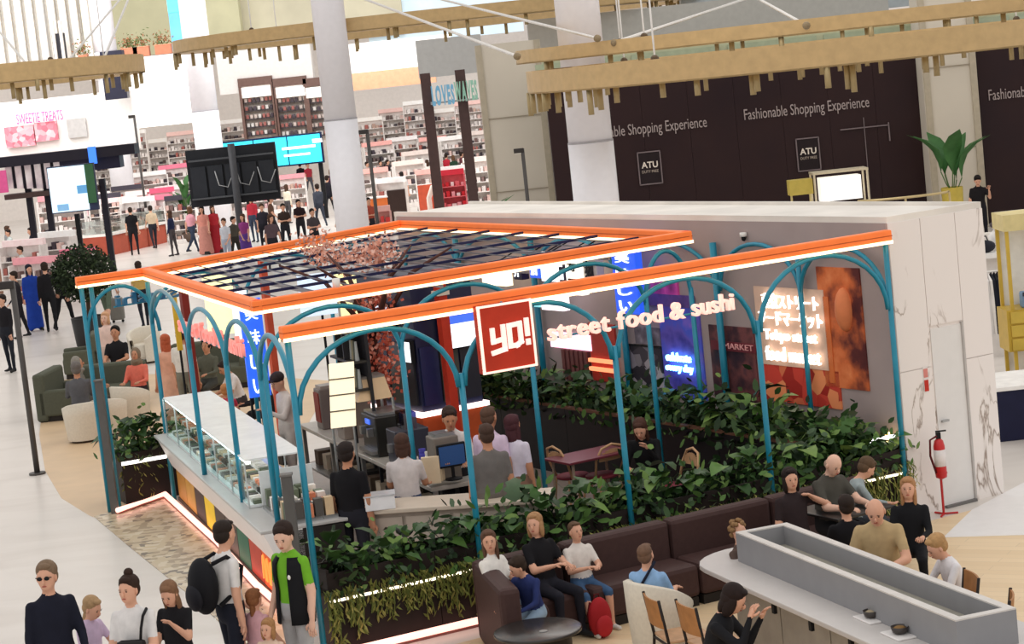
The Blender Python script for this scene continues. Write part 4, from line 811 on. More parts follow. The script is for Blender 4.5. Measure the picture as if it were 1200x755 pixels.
def pose_mesh(P, key, vox):
    if key in _pose: return _pose[key]
    J = skeleton(P); U, T, R = J['U'], J['T'], J['R']; g = P.get('girth', 1.0); sw = P.get('shoulder', 1.0); by = P.get('belly', 0); hs = J['hs']
    mb = MB(); pr = []                                # primitives for the surface, and tagged capsules that say which cloth a face is
    X, Y = T @ Vector((1, 0, 0)), T @ Vector((0, 1, 0))
    prof = [(-.09, .10, .085, 0), (-.03, .165, .115, 0), (.05, .168, .12, 0), (.13, .152 + by * .6, .112 + by, by * .6), (.22, .148 + by * .4, .108 + by * .8, by * .5), (.32, .162 * sw, .112 + by * .2, 0), (.41, .172 * sw, .105, 0), (.47, .158 * sw, .085, 0), (.515, .09, .065, 0), (.54, .058, .055, 0)]
    loft(mb, [(U((0, dy, z)), X * (a * g), Y * (b2 * g)) for z, a, b2, dy in prof])
    def tagc(p, q, r, m): pr.append((p, q, r, m))
    for s in (-1, 1):
        tagc(U((s * .07, 0, -.02)), U((s * .07, 0, .05)), .11 * g, PT); tagc(U((s * .06, by * .5, .13)), U((s * .09 * sw, 0, .42)), .105 * g, SH)
    tagc(U((-.1, 0, .47)), U((.1, 0, .47)), .075, SH); tagc(U((0, 0, .545)), J['head'], .05, SK)
    capsule(mb, U((0, 0, .49)), J['head'] - R @ Vector((0, .01, .06)), .056, .052)
    for s, n in ((-1, 'L'), (1, 'R')):
        sh, el, wr, fd_ = J['s' + n], J['e' + n], J['w' + n], J['f' + n]
        capsule(mb, sh, el, .05 * g, .044 * g); capsule(mb, el, wr, .043 * g, .029 * g)
        tagc(sh, sh.lerp(el, .62), .055 * g, SL); tagc(sh.lerp(el, .78), el, .043 * g, LA); tagc(el, wr, .037 * g, LA)
        hd_ = wr + fd_ * .055; M = fd_.to_track_quat('Z', 'X').to_matrix(); mb.ell(hd_, (.022, .042, .062), 10, 8, 0, M); tagc(wr + fd_ * .03, hd_ + fd_ * .04, .028, SK)
        h, k, a = J['h' + n], J['k' + n], J['a' + n]
        capsule(mb, h, k, .088 * g, .06 * g); capsule(mb, k, a, .057 * g, .04 * g)
        calf = k.lerp(a, .3) + Vector((0, -.015, 0)); mb.ell(calf, (.05 * g, .055 * g, .12), 10, 8)
        tagc(h, k, .07 * g, PT); tagc(k.lerp(a, .12), a, .05 * g, LL)
        sd_ = (a - k); sd_ = Vector((sd_.x, sd_.y, 0)); ft = (Vector((s * .12, 1, 0)).normalized())
        capsule(mb, a + ft * -.03 - UP * .035, a + ft * .15 - UP * .045, .042, .034); tagc(a + ft * -.04 - UP * .05, a + ft * .17 - UP * .05, .045, SO)
    if P.get('skirt'):
        ln = P['skirt']; fl = P.get('flare', .1); c0 = J['hip']; kc = (J['kL'] + J['kR']) / 2; dv = (kc - c0).normalized(); X2_ = Vector((1, 0, 0)); Y2_ = X2_.cross(dv).normalized()
        loft(mb, [(c0 + UP * .12, X2_ * .15, Y2_ * .115), (c0, X2_ * .18, Y2_ * .14), (c0 + dv * ln * .5, X2_ * (.18 + fl * .6), Y2_ * (.14 + fl * .5)), (c0 + dv * ln, X2_ * (.18 + fl), Y2_ * (.14 + fl * .9))])
        for s in (-1, 1): tagc(c0 + X2_ * s * .1, c0 + dv * ln + X2_ * s * (.1 + fl * .5), .1 + fl * .4, PT)
    hc = J['head']; mb.ell(hc, (.077 * hs, .094 * hs, .116 * hs), 16, 12, 0, R); mb.ell(hc + R @ Vector((0, .022, -.062)) * hs, (.056 * hs, .068 * hs, .058 * hs), 12, 8, 0, R)
    tagc(hc - R @ Vector((0, 0, .04)), hc + R @ Vector((0, 0, .03)), .085 * hs, SK)
    tmp = mb.build('body_form', mat('#888888')); rm = tmp.modifiers.new('r', 'REMESH'); rm.mode = 'VOXEL'; rm.voxel_size = vox; rm.adaptivity = 0
    sm = tmp.modifiers.new('s', 'SMOOTH'); sm.factor = .5; sm.iterations = 5
    dg = bpy.context.evaluated_depsgraph_get(); me = bpy.data.meshes.new_from_object(tmp.evaluated_get(dg)); bpy.data.objects.remove(tmp)
    nf_ = len(me.polygons); cen = np.zeros(nf_ * 3, 'f'); me.polygons.foreach_get('center', cen); cen = cen.reshape(-1, 3)
    best = np.full(nf_, 1e9); idx = np.zeros(nf_, 'i')
    for p, q, r, m in pr:
        p_, d_ = np.array(p), np.array(q - p); t = np.clip(((cen - p_) @ d_) / max(1e-9, d_ @ d_), 0, 1); dd = np.linalg.norm(cen - p_ - t[:, None] * d_, axis=1) - r
        w_ = dd < best; best[w_] = dd[w_]; idx[w_] = m
    ex = MB(); fh = hs                                # face and fingers, joined into the same body
    def hp(x, y, z): return hc + R @ (Vector((x, y, z)) * fh)
    for s in (-1, 1):
        ex.ell(hp(s * .031, .086, .004), (.009 * fh, .005 * fh, .0055 * fh), 8, 6, EY, R); ex.ell(hp(s * .031, .0895, .021), (.015 * fh, .003 * fh, .0028 * fh), 8, 4, EY, R)
        ex.ell(hp(s * .077, -.004, -.012), (.011 * fh, .019 * fh, .03 * fh), 8, 6, SK, R)
    ex.ell(hp(0, .098, -.022), (.012 * fh, .017 * fh, .024 * fh), 8, 6, SK, R); ex.ell(hp(0, .089, -.06), (.021 * fh, .006 * fh, .006 * fh), 8, 5, LP_, R)
    for s, n in ((-1, 'L'), (1, 'R')):
        wr, fd_ = J['w' + n], J['f' + n]; M = fd_.to_track_quat('Z', 'X').to_matrix(); side, nrm = M @ Vector((0, 1, 0)), M @ Vector((1, 0, 0)); curl = P.get('curl', .45)
        if nrm.dot(Vector((-s, 0, 0))) < 0: nrm = -nrm
        b0 = wr + fd_ * .1
        for i, (o_, ln) in enumerate(((-.03, .058), (-.01, .07), (.01, .075), (.03, .066))):
            p0 = b0 + side * o_ - fd_ * .015; p1 = p0 + (fd_ + nrm * curl * .6) * ln * .5; p2 = p1 + (fd_ + nrm * curl * 1.8).normalized() * ln * .5; ex.tube([p0, p1, p2], [.0095, .009, .0065], 6, SK)
        p0 = wr + fd_ * .045 + side * .034; p1 = p0 + (fd_ * .6 + side * .75 + nrm * .3) * .035; ex.tube([p0, p1, p1 + (fd_ * .9 + side * .1 + nrm * .5) * .03], [.012, .011, .008], 6, SK)
    vs0 = len(me.vertices); co = np.zeros(vs0 * 3, 'f'); me.vertices.foreach_get('co', co); V0 = [tuple(x) for x in co.reshape(-1, 3)]; F0 = [tuple(p.vertices) for p in me.polygons]
    m2 = bpy.data.meshes.new('body'); m2.from_pydata(V0 + ex.v, [], F0 + [tuple(vs0 + i for i in f) for f in ex.f])
    for k in range(9): m2.materials.append(None)
    m2.polygons.foreach_set('material_index', list(idx) + ex.m); m2.polygons.foreach_set('use_smooth', [True] * len(m2.polygons)); m2.update(); bpy.data.meshes.remove(me)
    _pose[key] = (m2, J); return _pose[key]
_hair = {}
def hair_mesh(style):
    if style in _hair: return _hair[style]
    mb = MB()
    if style in ('short', 'crop', 'long', 'bun', 'bob', 'pony'):
        k = {'short': .012, 'crop': .004}.get(style, .012)
        mb.ell((0, -.03, .052), (.077 + k, .089 + k, .07 + k * 1.5), 18, 12); mb.ell((0, -.045, -.0), (.075 + k, .065 + k, .085), 16, 10)
        mb.ell((0, .03, .094), (.058, .05, .018 + k), 12, 8)
    if style in ('long', 'pony'): mb.ell((0, -.06, -.12), (.075 if style == 'long' else .035, .045, .2), 14, 10)
    if style == 'long':
        for s in (-1, 1): mb.ell((s * .068, -.015, -.09), (.024, .045, .16), 10, 8)
    if style == 'bob':
        for s in (-1, 1): mb.ell((s * .07, -.01, -.05), (.024, .055, .1), 10, 8)
        mb.ell((0, -.06, -.06), (.08, .05, .1), 12, 8)
    if style == 'bun': mb.ell((0, -.04, .145), (.042, .042, .04), 12, 8)
    if style == 'rim': mb.ell((0, -.03, -.02), (.082, .075, .05), 14, 8)
    if style == 'curly':
        r = random.Random(3)
        for k in range(46):
            h = r.uniform(0, 6.28); z = r.uniform(-.05, .12); q = .085 * math.sqrt(max(.05, 1 - ((z - .02) / .12) ** 2)); y = q * math.sin(h)
            if y > .06 and z < .06: continue
            mb.ell((q * math.cos(h), y - .02, z + .02), (.032, .032, .03), 8, 6)
    if style == 'hijab': mb.ell((0, -.022, .01), (.094, .098, .132), 18, 12); mb.ell((0, -.03, -.14), (.115, .1, .1), 16, 10); mb.ell((0, .03, -.13), (.07, .07, .05), 12, 8)
    if style == 'cap': mb.ell((0, -.01, .06), (.092, .106, .085), 18, 12); mb.ell((0, .1, .055), (.07, .07, .012), 14, 6)
    if style == 'chef': mb.lathe([(.088, .03), (.09, .09), (.1, .12), (.098, .16), (.05, .175)], (0, -.01, 0), 16)
    me = bpy.data.meshes.new('hair'); me.from_pydata(mb.v, [], mb.f); me.materials.append(None); me.polygons.foreach_set('use_smooth', [True] * len(me.polygons)); _hair[style] = me; return me
SKIN = {'l': '#d9a68c', 'm': '#c08a6c', 'd': '#7a503c', 'p': '#e2b8a2'}
POSES = {
 'stand': dict(), 'stand2': dict(legs=((6, 4, 4), (-8, 5, 6)), arms=((12, 10, 30, 10), (-6, 8, 12, 0)), head=(15, 5)),
 'walk': dict(legs=((22, 2, 6), (-16, 2, 24)), arms=((-18, 6, 14, 0), (22, 6, 22, 0))), 'walk2': dict(legs=((-14, 2, 20), (18, 2, 4)), arms=((18, 6, 25, 0), (-16, 6, 12, 0)), head=(-10, 4)),
 'phone': dict(arms=((25, 6, 95, 25), (-4, 8, 12, 0)), head=(0, 22)), 'cross': dict(arms=((15, 10, 85, 50), (15, 10, 85, 50))),
 'sit': dict(hip=.54, legs=((86, 6, 88), (86, 6, 88)), arms=((25, 8, 60, 15), (25, 8, 60, 15)), lean=-6),
 'sitfwd': dict(hip=.54, legs=((86, 7, 84), (86, 7, 84)), arms=((45, 10, 50, 20), (45, 10, 50, 20)), lean=16, head=(0, 12))}
def person(lbl, px, py, h, yaw, pose, skin='l', shirt='#888888', pants='#333844', shoe='#2a2a2a', hair='short', hc='#2e221c', sleeve='short', leg='long', vox=.017, grp=None, loc=None, htop=None, z0=0, **kw):
    P = dict(POSES[pose]); P.update(kw); key = (pose, vox, repr(sorted(kw.items()))); me, J = pose_mesh(P, key, vox)
    top = (J['head'] + J['R'] @ Vector((0, 0, .125 * J['hs']))); 
    if h is None: d_ = ray(px, py); h = (CAMH + loc[1] / d_[1] * d_[2] - z0) / top.z * 1.72
    sc = h / 1.72; ht = z0 + top.z * sc                 # h: standing height
    g = loc if loc is not None else G(px, py, ht)
    if loc is None:
        off = Matrix.Rotation(yaw, 3, 'Z') @ Vector((top.x, top.y, 0)) * sc; g = Vector((g.x - off.x, g.y - off.y, 0))
    t = thing('person', lbl, 'person', (g[0], g[1], z0), yaw, sc, grp)
    o = bpy.data.objects.new('body', me); COL.objects.link(o); o.parent = t
    sk = mat(SKIN[skin], .55, 0, 0, .06); ms = [sk, mat(shirt, .85, 0, 0, .08, 14), mat(pants, .85, 0, 0, .08, 14), mat(shoe, .6), mat('#2a1e1a', .5), mat('#a8584c', .6), sk, mat(pants, .85, 0, 0, .08, 14), mat(shirt, .85, 0, 0, .08, 14)]
    if sleeve == 'long': ms[LA] = ms[SH]
    if sleeve == 'none': ms[SL] = sk
    if leg == 'short': ms[LL] = sk
    for i, m in enumerate(ms): o.material_slots[i].link = 'OBJECT'; o.material_slots[i].material = m
    if hair:
        hm = bpy.data.objects.new('hair' if hair not in ('hijab', 'cap', 'chef') else {'hijab': 'headscarf', 'cap': 'cap', 'chef': 'chef_hat'}[hair], hair_mesh(hair)); COL.objects.link(hm); hm.parent = t
        hm.matrix_local = Matrix.Translation(J['head']) @ (J['R'].to_4x4()) @ Matrix.Scale(J['hs'], 4); hm.material_slots[0].link = 'OBJECT'; hm.material_slots[0].material = mat(hc, .7, 0, 0, .15, 30)
    t['_j'] = 0; del t['_j']
    return t, J, sc
def at(t, J, sc, v):                                 # body-space point -> world
    return Vector(t.location) + Matrix.Rotation(t.rotation_euler.z, 3, 'Z') @ (v * sc)
D = rad
# ---- walkers in the foreground
t, J, sc = person('man in dark navy shirt with sunglasses walking on the pale floor', 52, 659, 1.78, D(-150), 'stand2', 'l', '#1a1c2a', '#2b2b33', hair='short', hc='#7a6450', sleeve='long', head=(-35, 0))
g = thing('sunglasses', 'dark sunglasses worn by the man in navy', 'sunglasses', at(t, J, sc, J['head']), t.rotation_euler.z); Rm = J['R']
for s in (-1, 1): child('lens', MB().ell(Rm @ Vector((s * .032, .096, .006)), (.024, .006, .017), 10, 6, 0, Rm), BLACK, g, True)
child('bridge', MB().cyl(Rm @ Vector((-.07, .08, .012)), Rm @ Vector((.07, .08, .012)), .004, n=6), BLACK, g)
t, J, sc = person('woman with hair bun in white and grey top holding a black bag', 148, 675, 1.66, D(170), 'phone', 'l', '#dcd9d8', '#8c8f92', hair='bun', hc='#33231c', arms=((20, 8, 60, 30), (5, 12, 25, 0)), shoulder=.92, head=(-10, 0))
c = at(t, J, sc, J['hip'] + Vector((-.02, .17, .12))); b = thing('shoulder_bag', 'black crossbody bag on the woman with the bun', 'bag', c, t.rotation_euler.z)
child('pouch', MB().box((0, 0, 0), (.24, .08, .3)), mat('#1c1a1c', .7), b, bev=.03); child('strap', MB().tube([(-.08, 0, .14), (-.09, -.02, .24), (-.1, -.07, .33), (-.11, -.15, .375)], .013, 6), mat('#1c1a1c', .7), b, True); child('flap', MB().box((0, .045, .08), (.22, .02, .14)), mat('#2a282a', .6), b, bev=.008)
person('small girl in lilac dress clinging beside the woman with the bun', 111, 701, 1.28, D(-120), 'phone', 'l', '#c9b4cf', '#b9a3c4', hair='pony', hc='#a98a66', skirt=.42, hs=1.12, arms=((30, 10, 70, 20), (10, 10, 30, 0)))
person('girl in black short sleeved dress with long brown hair', 194, 685, 1.42, D(165), 'phone', 'l', '#1b1a1e', '#1b1a1e', hair='long', hc='#7d5c44', skirt=.5, hs=1.06, arms=((30, 8, 110, 25), (5, 14, 20, 0)), leg='short', shoulder=.9)
t, J, sc = person('man in white t-shirt and dark jeans carrying a black backpack', 263, 609, 1.78, D(-55), 'stand2', 'l', '#dfdcda', '#20232f', hair='crop', hc='#2a211d', shoe='#3a3a3a')
bk = at(t, J, sc, J['hip'] + Vector((0, -.2, .28))); b = thing('backpack', 'black backpack on the back of the man in white', 'backpack', bk, t.rotation_euler.z)
child('body', MB().ell((0, -.03, 0), (.17, .13, .26), 16, 12), mat('#15151a', .7), b, True); child('front_pocket', MB().ell((0, -.13, -.08), (.13, .06, .13), 14, 10), mat('#1f1f26', .7), b, True)
for s in (-1, 1): child('strap', MB().tube([(s * .1, .03, .2), (s * .12, .17, .24), (s * .12, .31, .12), (s * .13, .26, -.06), (s * .13, .05, -.18)], .02, 6), mat('#15151a', .7), b, True)
t, J, sc = person('young man in lime green t-shirt and black vest with grey trousers', 328, 615, 1.76, D(140), 'phone', 'p', '#6fae2e', '#a9aaac', hair='short', hc='#2c1f1a', head=(25, 18), arms=((-2, 10, 14, 0), (-2, 10, 25, 0)))
vs_ = t; hipz = J['dz']; vm = MB(); n_ = 22
rings = [(-.1, .19, .145), (.05, .186, .142), (.2, .172, .132), (.34, .188, .137), (.43, .19, .122), (.49, .14, .09)]
for j, (z, a1, b1) in enumerate(rings):
    for i in range(n_ + 1):
        th = rad(112) + rad(316) * i / n_; vm.v.append((a1 * math.cos(th), b1 * math.sin(th), hipz + z))
for j in range(len(rings) - 1):
    for i in range(n_): vm.f.append((j * (n_ + 1) + i, j * (n_ + 1) + i + 1, (j + 1) * (n_ + 1) + i + 1, (j + 1) * (n_ + 1) + i)); vm.m.append(0)
o = child('vest', vm, mat('#17181c', .8), vs_, True); sd = o.modifiers.new('thick', 'SOLIDIFY'); sd.thickness = .015
child('badge', MB().ell((-.1, .128, hipz + .33), (.018, .01, .022), 8, 6), WHITE, vs_, True)
person('small girl with pink backpack walking beside the man in white', 297, 690, 1.15, D(-30), 'walk', 'l', '#d8a8b0', '#c9b4a8', hair='pony', hc='#8a5a3a', hs=1.14, leg='short')
person('small child in beige top next to the lime green young man', 312, 726, 1.02, D(160), 'stand', 'l', '#d8bca8', '#d0b0a0', hair='bob', hc='#a0764e', hs=1.16, skirt=.35)
# ================================================================== SEATING AREA
so0 = X2(G(549, 657, .8)); sdir = fdir; sl_n = fn
sofa = thing('corner_sofa', 'long brown leather corner sofa in front of the planter', 'sofa', so0)
mods = [.95, 1.25, 1.25, 1.25]; x = 0
for i, L in enumerate(mods):
    p = so0 + sdir * x
    MB().par(p + sdir * .008, sdir * (L - .016), sl_n * .2, UP * .8).build('backrest', SOFA, sofa, bev=.05); MB().par(p + sl_n * .2 + sdir * .008 + UP * .1, sdir * (L - .016), sl_n * .5, UP * .33).build('seat', SOFA, sofa, bev=.05); MB().par(p + sl_n * .25 + sdir * .03, sdir * (L - .06), sl_n * .42, UP * .1).build('base', DARK, sofa)
    x += L
r0 = so0 - sdir * .02
rdv = Vector((.2, -.98, 0)); rnv = Vector((.98, .2, 0))
MB().par(r0 + sl_n * .12, rnv * .2, rdv * 1.25, UP * .8).build('backrest', SOFA, sofa, bev=.05); MB().par(r0 + rnv * .2 + rdv * .5 + UP * .1, rnv * .4, rdv * .35, UP * .35).build('seat', SOFA, sofa, bev=.05)
def sitp(lbl, px, py, h, yaw, pose='sit', **kw): return person(lbl, px, py, h, yaw, pose, **kw)
SY = math.atan2(-sl_n.x, sl_n.y)                      # facing out from the sofa
def seat_at(px, off=.4): return min((so0 + sdir * (.02 * k) + sl_n * off for k in range(250)), key=lambda q: abs(PJ((q.x, q.y, 1.05))[0] - px))
# round black table
g = G(630, 738, .5); t = thing('round_table', 'low round black coffee table by the sofa corner', 'table', (g.x, g.y, 0)); child('table_top', MB().lathe([(.36, .46), (.4, .475), (.4, .5), (.39, .505)], n=40), mat('#2e2b2a', .25), t, True); child('pedestal', MB().lathe([(.28, 0), (.3, .02), (.3, .44), (.34, .46)], n=32), mat('#232020', .5), t, True); child('coaster', MB().lathe([(.04, .505), (.04, .51)], n=12, c=(.05, -.1, 0)), mat('#8d8a88', .4), t)
sitp('long haired girl in white top at the sofa corner', 577, 622, None, SY + .3, loc=seat_at(577, .5), hair='long', hc='#5c4234', shirt='#e4e0da', pants='#9fb4c8', shoulder=.88, head=(-40, 0))
sitp('boy in navy top and jeans with back to the sofa end', 601, 655, 1.3, SY - 1.1, 'sitfwd', hair='short', hc='#33261e', shirt='#2a3566', pants='#8fa6bd', sleeve='long', hs=1.06, head=(-30, 10))
sitp('woman in black t-shirt with blond hair sitting on the sofa', 631, 602, None, SY + .15, loc=seat_at(631), hair='bob', hc='#a07a55', shirt='#17161a', pants='#23232c', arms=((30, 8, 60, 25), (30, 8, 70, 35)), head=(-55, 0))
t, J, sc = sitp('boy in white t-shirt and denim shorts sitting on the sofa', 676, 612, None, SY, loc=seat_at(676), hair='crop', hc='#5c4634', shirt='#d9d2cc', pants='#3f5c80', leg='short', shoe='#d8d4ce', legs=((84, 6, 86), (80, 14, 55)), arms=((30, 8, 65, 35), (25, 10, 75, 40)), hs=1.04)
g = G(702, 748); b = thing('backpack', 'red backpack standing on the floor by the boy in shorts', 'backpack', (g.x + .03, g.y, 0), SY, .76); child('body', MB().ell((0, 0, .26), (.16, .11, .27), 16, 12), mat('#a02026', .7), b, True); child('front_pocket', MB().ell((0, .1, .17), (.12, .05, .14), 14, 10), mat('#b22a30', .7), b, True); child('handle', MB().tube([(-.04, -.04, .5), (-.03, -.04, .56), (.03, -.04, .56), (.04, -.04, .5)], .01, 6), mat('#5a1216', .7), b)
for s in (-1, 1): child('strap', MB().tube([(s * .08, -.08, .46), (s * .09, -.14, .3), (s * .09, -.1, .08)], .018, 6), mat('#6a161a', .7), b, True)
# cream tub chairs
def tub(lbl, loc, yaw, sc=1, grp=None, h=.8):
    t = thing('tub_chair', lbl, 'armchair', loc, yaw, sc, grp); mb = MB(); n = 22; vs = []
    def ring(r, z): return [(r * math.cos(rad(-25) - rad(0) + rad(230) * 0 + math.pi + rad(-65) + rad(310) * i / n + math.pi * .5), r * math.sin(math.pi + rad(-65) + rad(310) * i / n + math.pi * .5), z) for i in range(n + 1)]
    sh = MB(); prof = [(.33, .05, 0), (.36, .35, 0), (.38, .55, 0), (.39, h, 1), (.34, h + .015, 1), (.29, h, 1), (.28, .42, 0)]
    for r, z, top in prof:
        for i in range(n + 1):
            th = rad(-90) + rad(150) * (2 * i / n - 1); dip = (abs(2 * i / n - 1) ** 2.2) * (h - .55) if top else 0; sh.v.append((r * math.cos(th), r * math.sin(th), z - dip))
    for j in range(len(prof) - 1):
        for i in range(n): sh.f.append((j * (n + 1) + i, j * (n + 1) + i + 1, (j + 1) * (n + 1) + i + 1, (j + 1) * (n + 1) + i)); sh.m.append(0)
    child('shell', sh, CREAM, t, True); child('seat', MB().lathe([(.27, .12), (.3, .2), (.3, .42), (.26, .45)], n=28), CREAM, t, True); child('base', MB().lathe([(.26, 0), (.28, .02), (.28, .05)], n=24), mat('#4a3a30', .6), t, True); return t
g = G(780, 782); tc_ = tub('cream upholstered tub armchair under the man in the blue shirt', (g.x, g.y, 0), rad(-58), 1.0, h=.84); tc_.scale = (.78, .8, 1)
sitp('man in light blue shirt with dark strap in the cream armchair', 757, 636, None, rad(-25), hair='crop', hc='#6e5444', shirt='#8fb4dc', pants='#55606c', loc=Vector((g.x - .06, g.y + .1, 0)), girth=1.08)
st = thing('shoulder_strap', 'dark bag strap across the back of the man in the light blue shirt', 'strap', (g.x - .06, g.y + .1, 0), rad(-25)); child('strap', MB().tube([(.1, -.08, .99), (.06, -.115, .92), (-.02, -.14, .8), (-.1, -.13, .68)], .014, 6), mat('#1c2030', .7), st, True)
def wood_chair(lbl, loc, yaw, grp=None):
    t = thing('wooden_chair', lbl, 'chair', loc, yaw, 1, grp); bl = mat('#2a2320', .5); wd = mat('#a8764a', .5, 0, 0, .15, 10)
    child('seat', MB().prism([(-.2, -.2), (.2, -.2), (.22, .2), (-.22, .2)], .44, .465), mat('#c29a78', .5, 0, 0, .15, 10), t, bev=.01)
    bk = MB(); n = 8
    for i in range(n): 
        a0, a1 = -.2 + .4 * i / n, -.2 + .4 * (i + 1) / n; f0, f1 = -.22 - .03 * (1 - (a0 / .2) ** 2), -.22 - .03 * (1 - (a1 / .2) ** 2); bk.par((a0, f0, .58), (a1 - a0, f1 - f0, 0), (0, -.015, 0), (0, -.03, .25))
    child('backrest', bk, wd, t)
    for sx in (-1, 1):
        child('leg', MB().cyl((sx * .18, .17, .44), (sx * .2, .2, 0), .014, n=8), bl, t); child('leg', MB().tube([(sx * .2, -.26, .84), (sx * .19, -.2, .45), (sx * .21, -.24, 0)], .014, 8), bl, t, True)
    child('stretcher', MB().cyl((-.18, -.2, .42), (.18, -.2, .42), .012, n=6), bl, t); return t
g = G(806, 802); wood_chair('wooden chair with black legs beside the cream armchair', (g.x, g.y, 0), rad(-75)); g = G(846, 812); wood_chair('wooden chair with black legs tucked near the communal table end', (g.x, g.y, 0), rad(-70))
# ------------------------------------------------------------------ communal table
TZ = .75; b0 = X2(G(862, 625, 1.02)); b1 = X2(G(1120, 729, 1.02)); b3 = X2(G(917, 612, 1.02)); td = (b1 - b0).normalized(); tn = Vector((-td.y, td.x, 0)); tn = tn if tn.x > 0 else -tn; bwid = (b3 - b0).dot(tn); bl_ = (b1 - b0).length
ctb = thing('communal_table', 'long pale grey communal table with rounded end', 'table', b0)
pol = []; e0 = b0 + tn * bwid / 2; hw_ = .62
for k in range(13): th = math.pi * k / 12; q = e0 + tn * (hw_ * math.cos(th)) - td * (.55 * math.sin(th)) ; pol.append((q.x, q.y))
q = e0 - tn * hw_ + td * 6; pol.append((q.x, q.y)); q = e0 + tn * hw_ + td * 6; pol.append((q.x, q.y))
MB().prism(pol, TZ - .05, TZ).build('table_top', mat('#c6c1be', .4, 0, 0, .03), ctb, bev=.01)
MB().par(e0 - tn * .36 + td * .1 , td * 5.9, tn * .72, UP * (TZ - .05)).build('base', mat('#948c82', .5), ctb)
for k in range(6): MB().par(e0 - tn * .378 + td * (.12 + .95 * k), td * .93, tn * .02, UP * (TZ - .08)).build('panel', mat('#a39b90', .5), ctb)
for k in range(5): MB().box(e0 - tn * (hw_ - .03) + td * (.7 + .7 * k) + UP * (TZ - .1), (.05, .03, .08), math.atan2(td.y, td.x)).build('socket', BLACK, ctb)
bx = thing('divider_box', 'long grey open planter box with pale rim on the communal table', 'planter', b0 + UP * TZ); bm = mat('#8f8f92', .5, 0, 0, .03); rim = mat('#cfcac5', .5)
hB = .27; wt = .075
for o_, a_, b2 in ((b0, td * bl_, tn * wt), (b0 + tn * (bwid - wt), td * bl_, tn * wt), (b0 + tn * wt, td * wt, tn * (bwid - 2 * wt)), (b0 + td * (bl_ - wt) + tn * wt, td * wt, tn * (bwid - 2 * wt))): MB().par(o_ + UP * TZ, a_, b2, UP * hB).build('side', bm, bx); MB().par(o_ + UP * (TZ + hB), a_, b2, UP * .012).build('rim', rim, bx)
MB().par(b0 + tn * wt + td * wt + UP * TZ, td * (bl_ - 2 * wt), tn * (bwid - 2 * wt), UP * .1).build('floor_panel', mat('#a39f94', .6), bx)
for i, (x, y, lb) in enumerate(((1022, 726, 'white tray with a dark bowl on the communal table'), (1055, 745, 'white tray with a bowl and cutlery near the table edge'))):
    g = G(x, y, TZ); t = thing('food_tray', lb, 'tray', g, math.atan2(td.y, td.x)); child('tray', MB().box((0, 0, .008), (.3, .2, .016)), mat('#e8e4e2', .4), t, bev=.006)
    bo = thing('bowl', 'dark soup bowl with food on the ' + ('inner' if i == 0 else 'outer') + ' white tray', 'bowl', g + UP * .016); child('bowl', MB().lathe([(.035, 0), (.06, .015), (.072, .06), (.068, .06), (.055, .02)], n=20), mat('#3a3330', .4), bo, True); child('food', MB().lathe([(.06, .045), (.03, .06)], n=14), mat('#a89a80' if i == 0 else '#8a6a40', .7), bo, True)
    fk = tag(MB().par(g + Vector((.1, -.06, .02)), Vector((.02, .13, 0)), (.012, 0, 0), (0, 0, .006)).build('fork', STEEL), 'metal fork lying on the ' + ('inner' if i == 0 else 'outer') + ' white tray', 'fork')
sitp('woman with dark hair in black covering her face at the communal table', 868, 688, 1.66, rad(-115), 'sitfwd', hair='bob', hc='#251a18', shirt='#1a1a1e', pants='#22222a', sleeve='long', arms=((50, 10, 115, 10), (70, 8, 110, 25)), head=(10, 15))
# people and dark table at the sofa end
g = G(990, 620, .5); t = thing('square_table', 'small dark table between the sofa group and the communal table', 'table', (g.x, g.y, 0), rad(30)); child('table_top', MB().box((0, 0, .71), (.75, .75, .03)), mat('#231f1e', .4), t, bev=.008); child('pedestal', MB().lathe([(.22, 0), (.22, .02), (.03, .04), (.03, .7)], n=16), BLACK, t)
sitp('person with curly hair seated behind the divider box', 864, 612, 1.36, SY + .4, hair='curly', hc='#8a6a48', shirt='#5a4a44', pants='#333338')
sitp('woman in dark v-neck top resting her head on her hand', 925, 549, 1.58, SY - .1, hair='bob', hc='#241a18', shirt='#2e2426', pants='#23202a', arms=((20, 62, 138, 62), (5, 12, 15, 0)), head=(-12, 5))
sitp('bald man in grey t-shirt looking down at his phone', 980, 533, 1.7, SY + .1, 'sitfwd', hair='rim', hc='#a08878', shirt='#4c4a44', pants='#2c2c30', skin='p', girth=1.1, belly=.03, lean=4, head=(-5, 25))
sitp('boy in pale grey hoodie leaning beside the bald man', 1022, 538, 1.52, SY + 1.2, 'sitfwd', hair='short', hc='#5c4836', shirt='#9aa6a8', pants='#40444c', sleeve='long', head=(10, 20))
sitp('long haired blond girl in black beside the marble corner', 1063, 560, 1.5, rad(165), hair='long', hc='#a87c56', shirt='#17171b', pants='#17171b', sleeve='long')
sitp('person in black seen from behind at the small dark table', 990, 580, 1.5, SY + math.pi - .3, hair='short', hc='#2a201c', shirt='#151418', pants='#1c1c22', sleeve='long')
sitp('balding man in tan t-shirt eating at the communal table', 1024, 586, 1.8, rad(165), 'sitfwd', hair='rim', hc='#8a7464', shirt='#b8a078', pants='#3a3c44', girth=1.08, belly=.02, arms=((45, 14, 60, 30), (25, 20, 35, 0)))
sitp('boy in white t-shirt eating at the communal table', 1090, 630, 1.42, rad(105), 'sitfwd', hair='short', hc='#b08a5e', shirt='#e2dfe2', pants='#4a5668', hs=1.08)
for i, (x, y, lb, yw) in enumerate(((1108, 728, 'wooden chair beside the boy in the white t-shirt', 95), (1150, 752, 'wooden chair pulled up at the outer end of the communal table', 75))):
    g = G(x, y, .45); wood_chair(lb, (g.x, g.y, 0), rad(yw))
